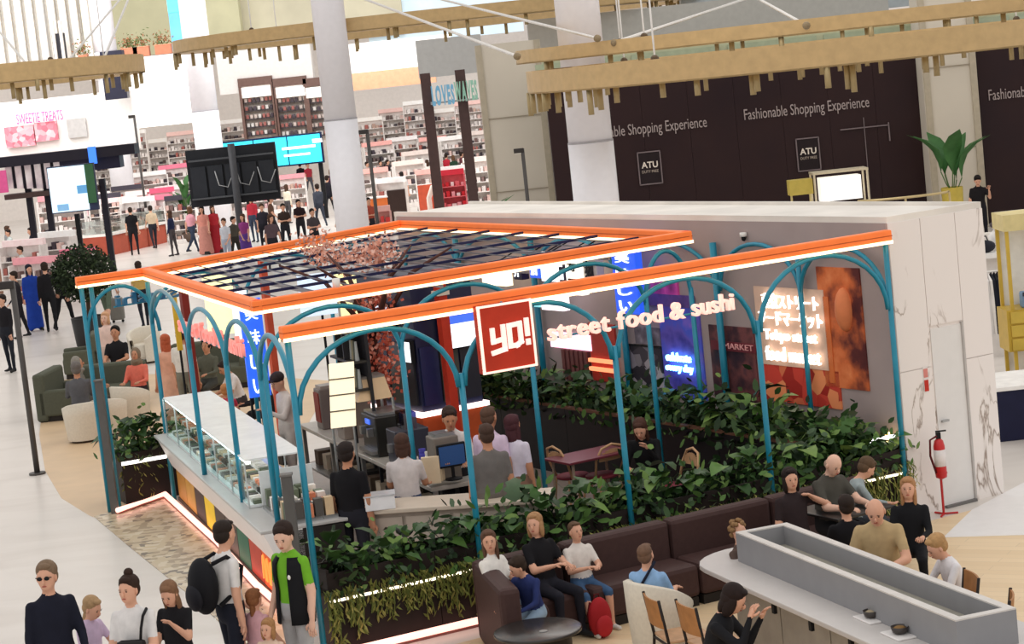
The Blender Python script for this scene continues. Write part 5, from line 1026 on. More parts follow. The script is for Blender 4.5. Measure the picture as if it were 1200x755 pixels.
for i, (x, y, m_, lb) in enumerate(((962, 628, '#eceaea', 'white paper cup on the table edge behind the divider'), (1010, 643, '#3a4a8a', 'small blue cup in front of the tan shirted man'))):
    g = b0 + tn * (bwid + .12) + td * (1.0 + .75 * i) + UP * TZ; t = thing('paper_cup', lb, 'cup', g); child('cup', MB().lathe([(.03, 0), (.04, .1)], n=14), mat(m_, .5), t, True); child('lid', MB().lathe([(.042, .1), (.042, .112), (.03, .118)], n=14), WHITE, t, True)
# kiosk dining
g = G(690, 532, .75); t = thing('dining_table', 'maroon topped dining table inside the kiosk', 'table', (g.x, g.y, 0), rad(30)); child('table_top', MB().box((0, 0, .735), (.95, .6, .03)), mat('#6e2a38', .35), t, bev=.008)
for sx in (-.4, .4):
    for sy in (-.24, .24): child('leg', MB().cyl((sx, sy, 0), (sx * .95, sy * .95, .72), .018, n=8), mat('#9a8878', .5), t)
def bent_chair(lbl, loc, yaw):
    t = thing('bentwood_chair', lbl, 'chair', loc, yaw); wd = mat('#c09a74', .5, 0, 0, .12, 10); child('seat', MB().lathe([(.2, .43), (.21, .45), (.2, .465)], n=20), mat('#7a2f3c', .6), t, True)
    child('back_hoop', MB().tube([(-.19, -.12, .45), (-.22, -.2, .68), (-.15, -.24, .82), (0, -.25, .86), (.15, -.24, .82), (.22, -.2, .68), (.19, -.12, .45)], .016, 8), wd, t, True)
    bk = MB(); n = 8
    for i in range(n):
        a0, a1 = -.18 + .36 * i / n, -.18 + .36 * (i + 1) / n; bk.par((a0, -.235 + .6 * a0 * a0, .66), (a1 - a0, .6 * (a1 * a1 - a0 * a0), 0), (0, .012, 0), (0, -.01, .14 - 2 * a0 * a0))
    child('backrest', bk, wd, t)
    for sx in (-1, 1):
        for sy in (-1, 1): child('leg', MB().cyl((sx * .15, sy * .15, .43), (sx * .19, sy * .19, 0), .015, n=8), wd, t)
    return t
g = G(668, 525, .8); bent_chair('pale bentwood chair with curved back at the maroon table', (g.x, g.y, 0), rad(-60)); g = G(705, 552, .5); bent_chair('bentwood chair tucked at the visitors side of the maroon table', (g.x, g.y, 0), rad(35)); g = G(790, 535, .8); bent_chair('bentwood chair beside the seated woman in black', (g.x, g.y, 0), rad(110))
sitp('woman in black with long brown hair seated in the kiosk', 748, 494, 1.66, rad(165), 'sitfwd', hair='long', hc='#4a3028', shirt='#151518', pants='#1c1c22', sleeve='long', arms=((55, 8, 110, 25), (40, 10, 70, 20)))
# kiosk standing people
person('dark haired man in black t-shirt at the service counter', 405, 518, 1.74, rad(-20), 'stand', 'm', '#17161a', '#26262e', hair='short', hc='#2a2220')
person('woman with bob hair in white top ordering at the counter', 470, 508, 1.66, rad(-5), 'stand', 'm', '#cfc8c8', '#34466a', hair='bob', hc='#4a342c', arms=((25, 8, 50, 10), (25, 8, 50, 10)))
person('man in grey t-shirt standing at the counter', 568, 496, 1.78, rad(15), 'stand', 'm', '#6e6a68', '#6a645e', hair='crop', hc='#4a3830')
person('barista in white shirt behind the till', 526, 479, 1.76, rad(185), 'phone', 'm', '#d8d4d2', '#26262c', hair='short', hc='#3a2a24', sleeve='long', arms=((30, 8, 60, 20), (30, 8, 60, 20)), head=(0, 18))
person('man in pale lilac shirt behind the grey t-shirt man', 572, 476, 1.78, rad(-30), 'stand', 'm', '#d8c4dc', '#b0a8b0', hair='crop', hc='#5a4438')
person('woman with dark hair in white top with brown bag', 600, 486, 1.66, rad(-35), 'stand', 'm', '#d4cede', '#8a6a5a', hair='long', hc='#4a2a30', skirt=.4)
person('sushi chef in white coat and dark cap behind the display case', 322, 438, 1.74, rad(120), 'phone', 'l', '#d9cfc9', '#d0c6c0', hair='cap', hc='#33292a', sleeve='long', head=(10, 15))
# ================================================================== fire extinguisher
g = G(1107, 604); t = thing('fire_extinguisher', 'red fire extinguisher on a slim red stand beside the white door', 'fire extinguisher', (g.x, g.y, 0)); RX = mat('#c01f22', .35)
child('cylinder', MB().lathe([(.02, .42), (.062, .44), (.065, .46), (.065, .8), (.05, .86), (.02, .89)], n=20), RX, t, True); child('label', MB().lathe([(.0665, .57), (.0665, .76)], n=20), mat('#e6dedc', .5), t, True); child('valve', MB().box((0, 0, .92), (.05, .05, .07)), BLACK, t); child('lever', MB().box((.03, -.01, .97), (.12, .02, .015)), BLACK, t); child('hose', MB().tube([(-.02, -.02, .92), (-.1, -.02, .88), (-.11, -.02, .7), (-.06, -.03, .5)], .013, 6), mat('#5a1518', .5), t, True)
child('stand_pole', MB().cyl((-.0, .04, 0), (0, .04, .86), .014, n=8), RX, t); child('bracket', MB().lathe([(.07, .48), (.07, .5)], n=16), RX, t)
for dx, dy in ((.16, -.02), (-.08, .1), (-.06, -.14)): child('foot', MB().cyl((0, .04, .012), (dx, .04 + dy, .012), .012, n=6), RX, t)
# ================================================================== lamp posts
for i, (x, y0, y1, Y, lb) in enumerate(((44, 325, 556, None, 'dark grey lamp post standing on the pale floor by the tan rug edge'), (430, 152, 0, 58, 'slim black lamp post in front of the round white column'), (612, 174, 0, 56, 'slim black lamp post against the beige stone wall'), (157, 135, 0, 86, 'slim lamp post near the bright white panel'))):
    g = X2(G(x, y1)) if Y is None else X2(V(x, y0, Y)); top = 3.05 if Y is None else V(x, y0, Y).z; t = thing('lamp_post', lb, 'lamp', g); lm = mat('#4c4846', .5, .2)
    MB().cyl(g, g + UP * top, .045 if Y is None else .05, n=12).build('pole', lm, t, True); MB().cyl(g, g + UP * .03, .13, n=16).build('base', lm, t)
    MB().box(g + UP * (top - .05) + Vector((-.1, 0, 0)), (.26, .1, .12), 0).build('head', mat('#3a3635', .5), t, bev=.01); MB().box(g + UP * (top - .12) + Vector((-.12, 0, 0)), (.16, .07, .02)).build('lens', mat('#e8e2d8', .4), t)
# ================================================================== left lounge
def block_sofa(lbl, px, py, wd, dp, yaw, h=.78):
    g = G(px, py); t = thing('lounge_sofa', lbl, 'sofa', (g.x, g.y, 0), yaw)
    child('base', MB().box((0, 0, .05), (wd - .1, dp - .1, .1)), DARK, t); child('seat', MB().box((0, .1, .27), (wd - .02, dp - .22, .34)), GREEN_S, t, bev=.05); child('backrest', MB().box((0, -dp / 2 + .11, .45), (wd, .22, h - .07)), GREEN_S, t, bev=.05); child('armrest', MB().box((-wd / 2 + .08, .02, .34), (.16, dp - .1, .48)), GREEN_S, t, bev=.04); child('armrest', MB().box((wd / 2 - .08, .02, .34), (.16, dp - .1, .48)), GREEN_S, t, bev=.04)
block_sofa('olive green lounge sofa under the grey haired seated pair', 82, 487, 1.3, .85, rad(-95), .95)
block_sofa('olive green lounge sofa behind the man in the football shirt', 133, 478, 1.25, .85, rad(175), .8)
block_sofa('olive green lounge sofa beyond the man in the white t-shirt', 250, 455, 1.6, .85, rad(175), .95)
block_sofa('olive green lounge sofa seen end on beside the rear corner post', 100, 440, .9, .85, rad(100), .95)
g = G(93, 521); tub('cream tub chair standing at the front of the lounge', (g.x + .05, g.y + .3, 0), rad(20), .85); g = G(128, 512); tub('cream tub chair half hidden behind the rear corner post', (g.x, g.y + .3, 0), rad(-10), .8); g = G(155, 500); tub('cream tub chair behind the short rear planter', (g.x, g.y + .2, 0), rad(-40), .9); g = G(172, 425); tub('cream tub chair at the far side of the lounge', (g.x, g.y, 0), rad(160), .95)
LB = dict(vox=.022)
g = G(93, 521); person('man in grey jacket seated in the front cream tub chair', 86, 447, 1.74, rad(10), 'sit', 'm', '#5c5c60', '#4a4a50', hair='short', hc='#6a6460', sleeve='long', loc=Vector((g.x + .03, g.y + .4, 0)), **LB)
person('person in grey headscarf seated on the olive sofa by the walkway', 89, 418, 1.66, rad(-80), 'sit', 'm', '#6a665e', '#55524c', hair='hijab', hc='#8a857c', sleeve='long', **LB)
person('dark haired man in black and white football shirt on the olive sofa', 134, 382, 1.8, rad(175), 'sit', 'm', '#1a191c', '#3c3c44', hair='short', hc='#15120f', **LB)
person('woman in brown headscarf and coral top on the olive sofa', 158, 408, 1.64, rad(170), 'sit', 'm', '#d9705e', '#2a2226', hair='hijab', hc='#7a6a58', sleeve='long', **LB)
person('man in white t-shirt and khaki trousers standing in the lounge', 212, 384, 1.78, rad(-20), 'stand', 'm', '#d8d4cc', '#77766a', hair='short', hc='#3a2c26', **LB)
person('woman in peach dress standing beside the man in the white t-shirt', 192, 392, 1.66, rad(30), 'stand', 'm', '#dba68e', '#d8a890', hair='long', hc='#b0583a', skirt=.62, flare=.06, **LB)
person('fair haired woman in pale pink top standing behind the football shirt man', 122, 366, 1.62, rad(170), 'stand', 'p', '#e2c4b8', '#c9b0a4', hair='bob', hc='#c89a76', **LB)
person('child in bright pink top sitting near the glass display case', 263, 450, 1.3, rad(0), 'sit', 'm', '#c2405a', '#5a4a58', hair='short', hc='#b07a4e', hs=1.1, **LB)
person('dark haired person in white top leaning at the rear of the counter', 258, 425, 1.6, rad(120), 'sitfwd', 'm', '#d8d0cc', '#3a3232', hair='short', hc='#2c221e', **LB)
person('person in black bending over behind the display case', 292, 432, 1.66, rad(80), 'sitfwd', 'm', '#18161a', '#1c1a1e', hair='short', hc='#1c1512', sleeve='long', **LB)
person('dark haired person sitting on the far olive sofa', 241, 398, 1.66, rad(160), 'sit', 'm', '#55564a', '#3a3a36', hair='curly', hc='#1c1614', sleeve='long', **LB)
g = G(59, 489); t = thing('cabin_bag', 'black cabin bag standing beside the olive sofa end', 'bag', (g.x, g.y, 0)); child('body', MB().box((0, 0, .3), (.3, .22, .55)), mat('#1c1b1e', .7), t, bev=.05); child('handle', MB().tube([(-.08, 0, .57), (-.07, 0, .66), (.07, 0, .66), (.08, 0, .57)], .012, 6), BLACK, t)
for sx in (-.1, .1): child('wheel', MB().cyl((sx - .015, 0, .025), (sx + .015, 0, .025), .03, n=10), BLACK, t)
# ================================================================== people further off: one form for each pose, individual clothing
FV = dict(vox=.028)
def far(lbl, px, feet, h, yaw, pose, **kw):        # placed by the feet
    g = G(px, feet); kw.setdefault('vox', .028); return person(lbl, px, 0, h, rad(yaw), pose, loc=Vector((g.x, g.y, 0)), **kw)
def farh(lbl, px, head, Y, h, yaw, pose, **kw):    # feet hidden: placed at a distance
    if head > 0:
        q = G(px, head, h * .985); Y = min(max(q.y, 44), 103)
    c = V(px, head if head > 0 else 200, Y); kw.setdefault('vox', .028); return person(lbl, px, 0, h, rad(yaw), pose, loc=Vector((c.x, Y, 0)), **kw)
far('woman in black with pale bag standing at the left of the hall', 14, 436, 1.72, 150, 'stand', shirt='#1c1a1e', pants='#22242c', hair='short', hc='#2a201c', sleeve='long')
far('person in long royal blue gown on the pale floor', 43, 388, 1.74, -150, 'stand', shirt='#1f3f9c', pants='#1f3f9c', hair='long', hc='#1c2030', skirt=.85, flare=.04, sleeve='long')
far('man in black clothes standing behind the dark bush', 62, 390, 1.86, 10, 'walk', shirt='#18161a', pants='#17171b', sleeve='long', hair='short')
far('man in black trousers walking next to the bush', 78, 386, 1.82, -20, 'walk2', shirt='#1b1a20', pants='#18181c', sleeve='long', hair='crop')
far('person in dark clothes by the lamp post in the hall', 27, 396, 1.7, 100, 'stand2', shirt='#252228', pants='#201e24', sleeve='long', hair='short')
far('person in pale top and green shorts walking with a suitcase', 128, 382, 1.7, -10, 'walk', shirt='#cfc4bc', pants='#5a6656', leg='short', hair='short')
far('person in yellow and black top walking under the rear beam', 171, 384, 1.7, 20, 'walk2', shirt='#b99a58', pants='#20222c', hair='short')
g = G(139, 378); t = thing('suitcase', 'grey suitcase pulled by the person in green shorts', 'suitcase', (g.x, g.y, 0)); child('shell', MB().box((0, 0, .36), (.36, .24, .58)), mat('#77756f', .5), t, bev=.05); child('handle', MB().tube([(-.09, 0, .65), (-.09, 0, .95), (.09, 0, .95), (.09, 0, .65)], .01, 6), BLACK, t)
for sx in (-.12, .12): child('wheel', MB().cyl((sx, -.03, .035), (sx, .03, .035), .035, n=10), BLACK, t)
far('man in black t-shirt and trousers by the red sided counter', 159, 299, 1.8, 10, 'stand', shirt='#17161a', pants='#1c1b20', hair='crop')
farh('woman with long hair in dark trousers near the glass stalls', 196, 232, 74, 1.74, 150, 'stand2', shirt='#5a4a44', pants='#211c20', hair='long')
farh('person in dark jacket beside the long haired woman', 186, 228, 77, 1.74, 200, 'stand', shirt='#3a2a2e', pants='#2a2024', sleeve='long')
farh('person in grey top and black trousers walking by the stalls', 218, 232, 74, 1.72, 20, 'walk', shirt='#9a9894', pants='#1d1d24', hair='short')
R_ = [(236, 243, '#d28a7c', '#c08478', 'long', 'woman in salmon dress in the crowd under the screen back', .9), (248, 242, '#c0323c', '#a82a34', 'long', 'woman in bright red dress in the crowd under the screen back', .95), (262, 257, '#c8ccd6', '#a8b0c0', 'short', 'person in pale blue in the crowd under the screen back', 0), (284, 252, '#8a3a7a', '#5a3a86', 'long', 'woman in purple dress by the screen pole', .95), (272, 255, '#4a463e', '#33302c', 'short', 'person in dark olive by the screen pole', 0), (306, 240, '#2c2a34', '#23222a', 'short', 'dark clothed person behind the pergola rear beam', 0), (316, 253, '#5a4a50', '#2a2830', 'bob', 'person in brown grey by the pergola rear beam', 0)]
for x, y, s, p, h, lb, sk in R_: farh(lb, x, y, 72 + random.uniform(-2, 2), random.uniform(1.55, 1.78), random.randrange(120, 240), 'stand2' if sk == 0 else 'stand', shirt=s, pants=p, hair=h, hc=random.choice(('#2a201c', '#1c1614', '#4a3428')), **({'skirt': sk} if sk else {}))
for x, y, s, lb in ((331, 240, '#3a2e2a', 'person in brown with folded arms behind the pergola'), (349, 235, '#2a1c20', 'dark haired man in maroon behind the pergola'), (365, 246, '#4a4448', 'short person in grey behind the pergola'), (399, 244, '#c9c4c2', 'person in pale top in front of the white column'), (423, 241, '#c86a4a', 'person in orange top beside the black lamp post'), (431, 233, '#a85040', 'person in rust top by the orange stand')):
    farh(lb, x, y, 58, 1.68, random.randrange(150, 210), 'cross', shirt=s, pants='#2a2a30', hair='short', hc='#1c1614')
far('man in grey suit walking behind the pergola', 377, 267, 1.78, 20, 'walk', shirt='#3f4450', pants='#353a46', sleeve='long', hair='short')
far('man in dark suit walking far behind the column', 388, 254, 1.78, -20, 'walk2', shirt='#26242c', pants='#22222a', sleeve='long', hair='short')
for i, (x, y, s, p, lb) in enumerate(((344, 213, '#d8d4d2', '#2a2a30', 'person in white walking on the bright floor'), (352, 229, '#1d1b20', '#1c1b20', 'small figure in black on the bright floor'), (361, 230, '#b83a4a', '#5a5a64', 'person in pink red top on the bright floor'), (373, 216, '#2a2626', '#25252b', 'dark figure beside the cyan screen'), (462, 222, '#1c1a1e', '#26262c', 'man in black shirt among the shop shelves'), (487, 217, '#1f1f2a', '#4a3a34', 'man in dark navy among the shop shelves'), (474, 228, '#6a6662', '#3a3636', 'person in grey among the shop shelves'), (470, 252, '#d8d6d6', '#c8c4c4', 'person in white near the shop entrance'), (492, 250, '#c9bcb4', '#8a7a72', 'woman in beige near the shop entrance'), (530, 246, '#d9d4d0', '#b8a898', 'person in white sitting by the red stand'))):
    farh(lb, x, 0, G(x, y).y, 1.74, random.choice((0, 30, 150, 200)), random.choice(('stand', 'walk', 'stand2')), shirt=s, pants=p, hair='short', hc='#1f1815')
for i, (x, y, s) in enumerate(((120, 232, '#3a3436'), (128, 235, '#d2b8a0'), (138, 230, '#e8ccc8'), (147, 222, '#5a3a36'), (132, 215, '#1c1a1c'), (142, 212, '#2a2224'))):
    farh(('shop visitor in ' + ('charcoal', 'beige', 'pale pink', 'brown', 'black', 'dark maroon')[i] + ' among the stalls by the light blue screen'), x, y, 78, 1.68, random.randrange(0, 360), 'stand2', shirt=s, pants='#3a3438', hair='short')
for i, (x, y, s) in enumerate(((440, 142, '#4a4a4e'), (470, 145, '#3a3c44'), (450, 158, '#2e2630'), (520, 160, '#c03040'), (545, 150, '#2a262c'), (428, 178, '#c8b0a8'), (498, 168, '#d8c8c4'), (540, 178, '#6a3a42'))):
    farh('shopper in ' + ('mid grey', 'slate', 'dark plum', 'crimson', 'black', 'dusty pink', 'off-white', 'wine red')[i] + ' deep inside the bright shop', x, y, 96, 1.7, random.randrange(0, 360), 'stand', shirt=s, pants='#3a3438', hair='short')
for i, (x, y, s) in enumerate(((24, 290, '#d8dcd8'), (36, 268, '#2a2a34'), (10, 270, '#b8c0bc'))): farh('shop visitor in ' + ('white', 'dark blue', 'pale green')[i] + ' at the cosmetics stand', x, y, 64, 1.7, 120, 'stand2', shirt=s, pants='#4a4a50', hair='short')
c = V(1145, 206, 52); person('dark haired woman in black with arm raised behind the marble block', 0, 0, 1.72, rad(170), 'phone', 'l', '#1c191c', '#1c1b22', hair='short', hc='#1c1513', vox=.028, loc=Vector((c.x, 52, 0)), arms=((30, 20, 120, 10), (0, 10, 10, 0)))
# ================================================================== far mall furniture
# dark back of a video wall on a pole
c = V(273, 205, 75); t = thing('video_wall', 'black rear side of a video wall on a dark pole with looping cables', 'screen', (c.x, 75, 0))
MB().box((c.x, 75.15, c.z), (3.15, .25, 2.0)).build('cabinet', mat('#23252a', .5), t)
for k in range(5): MB().box((c.x - 1.2 + .6 * k, 74.98, c.z - .15), (.52, .1, 1.1)).build('rear_panel', mat('#2d3036', .5), t)
MB().box((c.x, 74.9, c.z + .62), (3.0, .08, .06)).build('frame_rail', mat('#4a4d52', .4), t); MB().box((c.x, 74.9, c.z - .72), (3.0, .08, .06)).build('frame_rail', mat('#4a4d52', .4), t)
for k in range(3): x = c.x - .6 + .75 * k; MB().tube([(x, 74.85, c.z + .2), (x + .1, 74.82, c.z - .3), (x + .4, 74.82, c.z - .4), (x + .62, 74.85, c.z + .05)], .02, 6).build('cable', mat('#a8aaac', .5), t, True)
MB().cyl((c.x + .1, 74.6, 0), (c.x + .1, 74.6, c.z + 1.1), .13, n=14).build('pole', mat('#4a4b4f', .5), t, True)
# cyan screen
c = V(345, 176, 90); t = thing('led_screen', 'long glowing cyan information screen beyond the video wall', 'screen', (c.x, 90, 0)); MB().box((c.x - 1.0, 90.2, c.z), (4.4, .3, 1.3)).build('cabinet', mat('#1d2440', .5), t); CY = mat('#2fc4e6', .4, 0, 1.1, .12, 2)
for k in range(3): MB().box((c.x - 2.4 + 1.42 * k, 90.0, c.z), (1.36, .1, 1.16)).build('panel', CY, t)
MB().box((c.x + .2, 89.93, c.z + .1), (1.4, .04, .1)).build('text_line', SCRW, t); MB().box((c.x + .1, 89.93, c.z - .2), (1.1, .04, .08)).build('text_line', SCRW, t); MB().box((c.x + 1.0, 89.93, c.z + .3), (.4, .04, .16)).build('text_line', SCRW, t)
for s in (-2.2, 1): MB().cyl((c.x + s, 90.3, 0), (c.x + s, 90.3, c.z), .1, n=10).build('leg', BLACK, t)
# light blue advertising screen
c = V(85, 221, 66); t = thing('advert_screen', 'light blue advertising screen above the beauty stalls', 'screen', (c.x, 66, 0)); MB().box((c.x, 66.1, c.z), (1.45, .2, 1.45)).build('casing', mat('#39405c', .5), t); MB().box((c.x - .12, 65.98, c.z), (1.15, .05, 1.38)).build('display', mat('#d6ecf8', .4, 0, .85, .03), t); MB().box((c.x + .3, 65.95, c.z - .05), (.3, .03, .25)).build('picture', mat('#5f9fd2', .4, 0, .5), t); MB().box((c.x - .35, 65.95, c.z - .55), (.35, .03, .2)).build('picture', mat('#7fb2dc', .4, 0, .5), t); MB().box((c.x + .58, 65.96, c.z + .1), (.26, .06, 1.2)).build('side_panel', mat('#3f6a4a', .5, 0, .1), t); MB().box((c.x, 66.15, c.z / 2 - .4), (.14, .14, c.z - .8)).build('leg', BLACK, t)
# blue hanging banner, upper storey
c = V(210, 26, 95); t = thing('hanging_banner', 'bright blue banner hanging beside the white column', 'banner', (c.x, 95, c.z)); MB().box((c.x, 95, c.z), (.85, .05, 2.4)).build('cloth', mat('#69b4e8', .6, 0, .35, .2, .8), t); MB().cyl((c.x - .5, 95, c.z + 1.2), (c.x + .5, 95, c.z + 1.2), .04, n=8).build('rod', STEEL, t); MB().box((c.x, 94.95, c.z + .8), (.85, .03, .7)).build('header', mat('#5fd4ea', .5, 0, .5), t)
# cosmetics stand: dark canopy with white posters
t = thing('beauty_stand', 'dark cosmetics stand with row of white panels under a black canopy', 'stall', (V(70, 200, 72).x, 72, 0))
cN = mat('#25222c', .5); PB(75, 183, 165, 12, 71.6, 1.0).build('canopy', cN, t); PB(105, 190, 70, 20, 71.9, .8).build('canopy_header', mat('#2c2b40', .5), t)
for k in range(6): PB(10 + 11.5 * k, 204, 7, 34, 71.9, .1).build('poster', mat_print('posters', ['#f4eeee', '#e0d2d4', '#b8a8b0'], 2, 'noise', .15), t); PB(15.8 + 11.5 * k, 204, 3.4, 34, 72, .2).build('divider', cN, t)
PB(60, 226, 110, 6, 71.8, .8).build('lower_beam', mat('#4a3a38', .5), t); PB(108, 182, 9, 20, 71.5, .1).build('lit_sign', mat('#3a7af0', .4, 0, 1.0, 0), t)
for x in (52, 30, 118): c = V(x, 210, 72); MB().box((c.x, 72.2, c.z / 2), (.2, .2, c.z)).build('support', cN, t)
PB(3, 213, 10, 26, 71.4, .1).build('pink_panel', mat('#d0578c', .5, 0, .2), t)
# sweet shop fascia
c0 = V(62, 150, 90); t = thing('shop_sign', 'pink shop sign with patterned panels on white fascia', 'sign', (c0.x, 89.9, c0.z)); pkm = mat_print('candy', ['#d8808e', '#e8a0ac', '#f0c4c8', '#d07080'], 5, 'cells', 0)
PB(23, 160, 34, 24, 89.7, .2).build('patterned_panel', pkm, t); PB(54, 154, 26, 22, 89.7, .2).build('patterned_panel', pkm, t); p = V(20, 146, 89.6); text('letters', 'SWEETIE TREATS', mat('#d45a9a', .5, 0, .2), Vector((p.x, 89.6, p.z)), (1, 0), .42, t, 54 * 89.6 / F, .05)
PB(90, 150, 22, 22, 89.8, .15).build('grey_window', mat('#b9b6b4', .4), t)
# arcade shopfronts with shelves
for k, x in enumerate((303, 343, 378)):
    t = thing('arcade_shopfront', 'brown framed arcade shopfront with lit shelves, ' + ('left of the cyan screen', 'above the cyan screen', 'beside the round column')[k], 'shopfront', (V(x, 120, 104).x, 104, 0)); cc = V(x, 128, 104)
    MB().box((cc.x, 104.6, cc.z), (1.6, .1, 3.0)).build('back', mat('#d8ccc4', .6), t)
    for s in (-.78, .78): MB().box((cc.x + s, 104.2, cc.z), (.12, .6, 3.1)).build('frame', mat('#7a6058', .5), t)
    MB().box((cc.x, 104.1, cc.z + 1.35), (1.6, .5, .4)).build('header', mat('#7a6058', .5), t); MB().box((cc.x, 104.0, cc.z + .85), (1.4, .3, .5)).build('lit_sign', mat('#fbf6ee', .5, 0, .6, .05), t)
    for j in range(5): MB().box((cc.x, 104.35, cc.z + .35 - .4 * j), (1.4, .4, .05)).build('shelf', mat('#4a4448', .5), t)
    pb_ = MB()
    for j in range(5):
        for i in range(7): pb_.box((cc.x - .6 + .2 * i, 104.3, cc.z + .47 - .4 * j), (.13, .2, .18), 0, random.randrange(4))
    stuff(pb_.build('goods', [mat('#d8c8c0', .6), mat('#5a5058', .6), mat('#b0706a', .6), mat('#e8e4e0', .6)], t))
# grey canopy shop: brown posts and blue green letters
for x in (507, 548): c = V(x, 170, 72); o = struct(MB().box((c.x, 72, 2.8), (.34, .34, 5.6)).build('column_brown', mat('#5a4644', .5))); MB().box((c.x, 72, .1), (.44, .44, .2)).build('foot', mat('#4a3a38', .5), o)
p = V(507, 123, 71.5); t = thing('shop_lettering', 'blue and green shop name letters hung between brown posts', 'sign', p); pw_ = 54 * 71.5 / F
channel('LOVES', mat('#6fa8c8', .4, 0, .25), Vector((p.x, 71.5, p.z)), (1, 0, 0), .62, pw_ * .5, t, .12, .05); channel('WAVES', mat('#8ab8a4', .4, 0, .25), Vector((p.x + pw_ * .5, 71.5, p.z + .06)), (1, 0, 0), .62, pw_ * .5, t, .12, .05); MB().cyl((p.x, 71.62, p.z + .05), (p.x + pw_, 71.62, p.z + .05), .03, n=6).build('rail', STEEL, t)
for x in (507, 548): MB().box((V(x, 123, 72).x, 71.73, p.z + .05), (.1, .24, .1)).build('bracket', STEEL, t)
# gondola displays in the bright shops: unit with shelves, goods as one part
def gondola(lbl, x, Y, wd, h, cols, frame='#e8e2de', yaw=0, grp=None, z=None, tone=None):
    X = V(x, 150, Y).x; t = thing('display_unit', lbl, 'display', (X, Y, 0), rad(yaw), 1, grp); fm = mat(frame, .6); nsh = max(2, int(h / .38))
    child('back', MB().box((0, .2, h / 2), (wd, .05, h)), fm, t); child('plinth', MB().box((0, 0, .08), (wd, .45, .16)), fm, t); child('header', MB().box((0, .1, h + .1), (wd, .2, .2)), mat(tone or frame, .5, 0, .15), t)
    for s in (-1, 1): child('side', MB().box((s * wd / 2, 0, h / 2), (.05, .45, h)), fm, t)
    g_ = MB(); ms = [mat(q, .6) for q in cols]
    for j in range(nsh):
        z_ = .16 + (h - .2) * j / nsh; child('shelf', MB().box((0, -.02, z_), (wd, .4, .03)), fm, t)
        n_ = int(wd / .17)
        for i in range(n_):
            hh = random.uniform(.1, .24); g_.box((-wd / 2 + wd * (i + .5) / n_, -.05, z_ + .015 + hh / 2), (wd / n_ * random.uniform(.55, .9), .22, hh), 0, random.randrange(len(ms)))
    stuff(child('goods', g_, ms, t))
PAL1 = ['#e8dcd8', '#d8b8b0', '#c8a89a', '#7a6460', '#f0e8e4', '#b06a62', '#d8d0cc', '#403840']; PAL2 = ['#e4dcd8', '#d2c8c4', '#f2ecea', '#6a5a58', '#e8c8c0', '#484048']
names = ['near the round column', 'behind the black lamp post', 'in the middle of the bright shop', 'beside the brown post', 'between the brown posts', 'next to the stone wall', 'at the shop back wall', 'below the peach fascia', 'behind the men in dark shirts', 'left of the first brown post', 'deep behind the blue green letters', 'deep below the grey panel']
for i, (x, Y, wd, h) in enumerate(((432, 90, 1.3, 1.7), (450, 84, 1.2, 1.5), (474, 92, 1.4, 1.8), (497, 86, 1.1, 1.6), (525, 84, 1.2, 1.7), (553, 88, 1.1, 1.8), (440, 104, 1.5, 2.4), (470, 108, 1.6, 2.4), (485, 100, 1.4, 1.9), (505, 106, 1.4, 2.3), (530, 104, 1.5, 2.3), (552, 108, 1.3, 2.3))):
    gondola('white shop shelving with small goods ' + names[i], x, Y, wd, h, PAL1 if i % 2 else PAL2, '#e9e3de', random.choice((-15, 0, 20)), None, None, ('#f0b0a8', '#f4f0ee', '#e8d8d0')[i % 3])
gondola('red and pink promotional shelf unit in the bright shop', 523, 80, .95, 1.75, ['#d8303a', '#f0a0a8', '#e86a72', '#f8dcdc'], '#e8727a', 0, None, None, '#d83848')
gondola('small red gift display beside the orange counter', 433, 76, .8, .9, ['#d84a48', '#f0b4a8', '#b83a3a'], '#d8a8a0', 0)
n2 = ['behind the shop visitors by the light blue screen', 'right of the light blue screen', 'beside the green tower plant', 'next to the white column with the video wall', 'deep behind the pink stand', 'near the bright white panel', 'left edge of the cosmetics area', 'beneath the dark canopy', 'below the light blue screen']
for i, (x, Y, wd, h) in enumerate(((128, 88, 1.6, 1.7), (150, 86, 1.4, 1.7), (172, 86, 1.4, 1.7), (190, 92, 1.3, 1.8), (165, 98, 1.8, 2.3), (200, 102, 1.6, 2.4), (8, 68, 1.5, 1.5), (48, 69, 1.3, 1.6), (70, 67, 1.2, 1.1))):
    gondola('pale cosmetics display with bottles ' + n2[i], x, Y, wd, h, PAL2 if i % 2 else PAL1, '#ebe5e2', random.choice((-20, 0, 20)), None, None, ('#f4dcdc', '#f2f0ee', '#e88098')[i % 3])
gondola('pink cosmetics display near the green tower plant', 180, 88, 1.0, 1.9, ['#e87a92', '#f4c0cc', '#f8e4e4'], '#f0d0d4', 0, None, None, '#e0607e')
# shop counter with red side and glass stall
a = V(132, 303, 80.5); c0 = G(128, 300); c1 = G(196, 284); d = (c1 - c0); n_ = Vector((d.y, -d.x, 0)).normalized(); t = thing('sales_counter', 'sales counter with red brown side and glass cases', 'counter', c0)
MB().par(c0, d, -n_ * 1.2, UP * .75).build('base', mat('#a8503e', .6), t)
for k in range(3): MB().par(c0 + n_ * .03 + d * (k / 3 + .01), d * .31, -n_ * .03, UP * .72).build('panel', mat('#b55a46', .6), t)
MB().par(c0 + n_ * .1 + UP * .75, d, -n_ * 1.4, UP * .1).build('worktop', mat('#ece6e0', .4), t); MB().par(c0 - n_ * .1 + UP * .85, d, -n_ * .9, UP * .5).build('glass_case', mat_glass('case', '#e4ecea', .7), t)
gm = MB()
for i in range(18): gm.box(c0 + d * ((i + .5) / 18) - n_ * random.uniform(.2, .8) + UP * (.85 + .1), (.16, .16, .2), 0, i % 3)
stuff(gm.build('goods', [mat('#d8d0c8', .6), mat('#8a7a70', .6), mat('#e8c8b8', .6)], t))
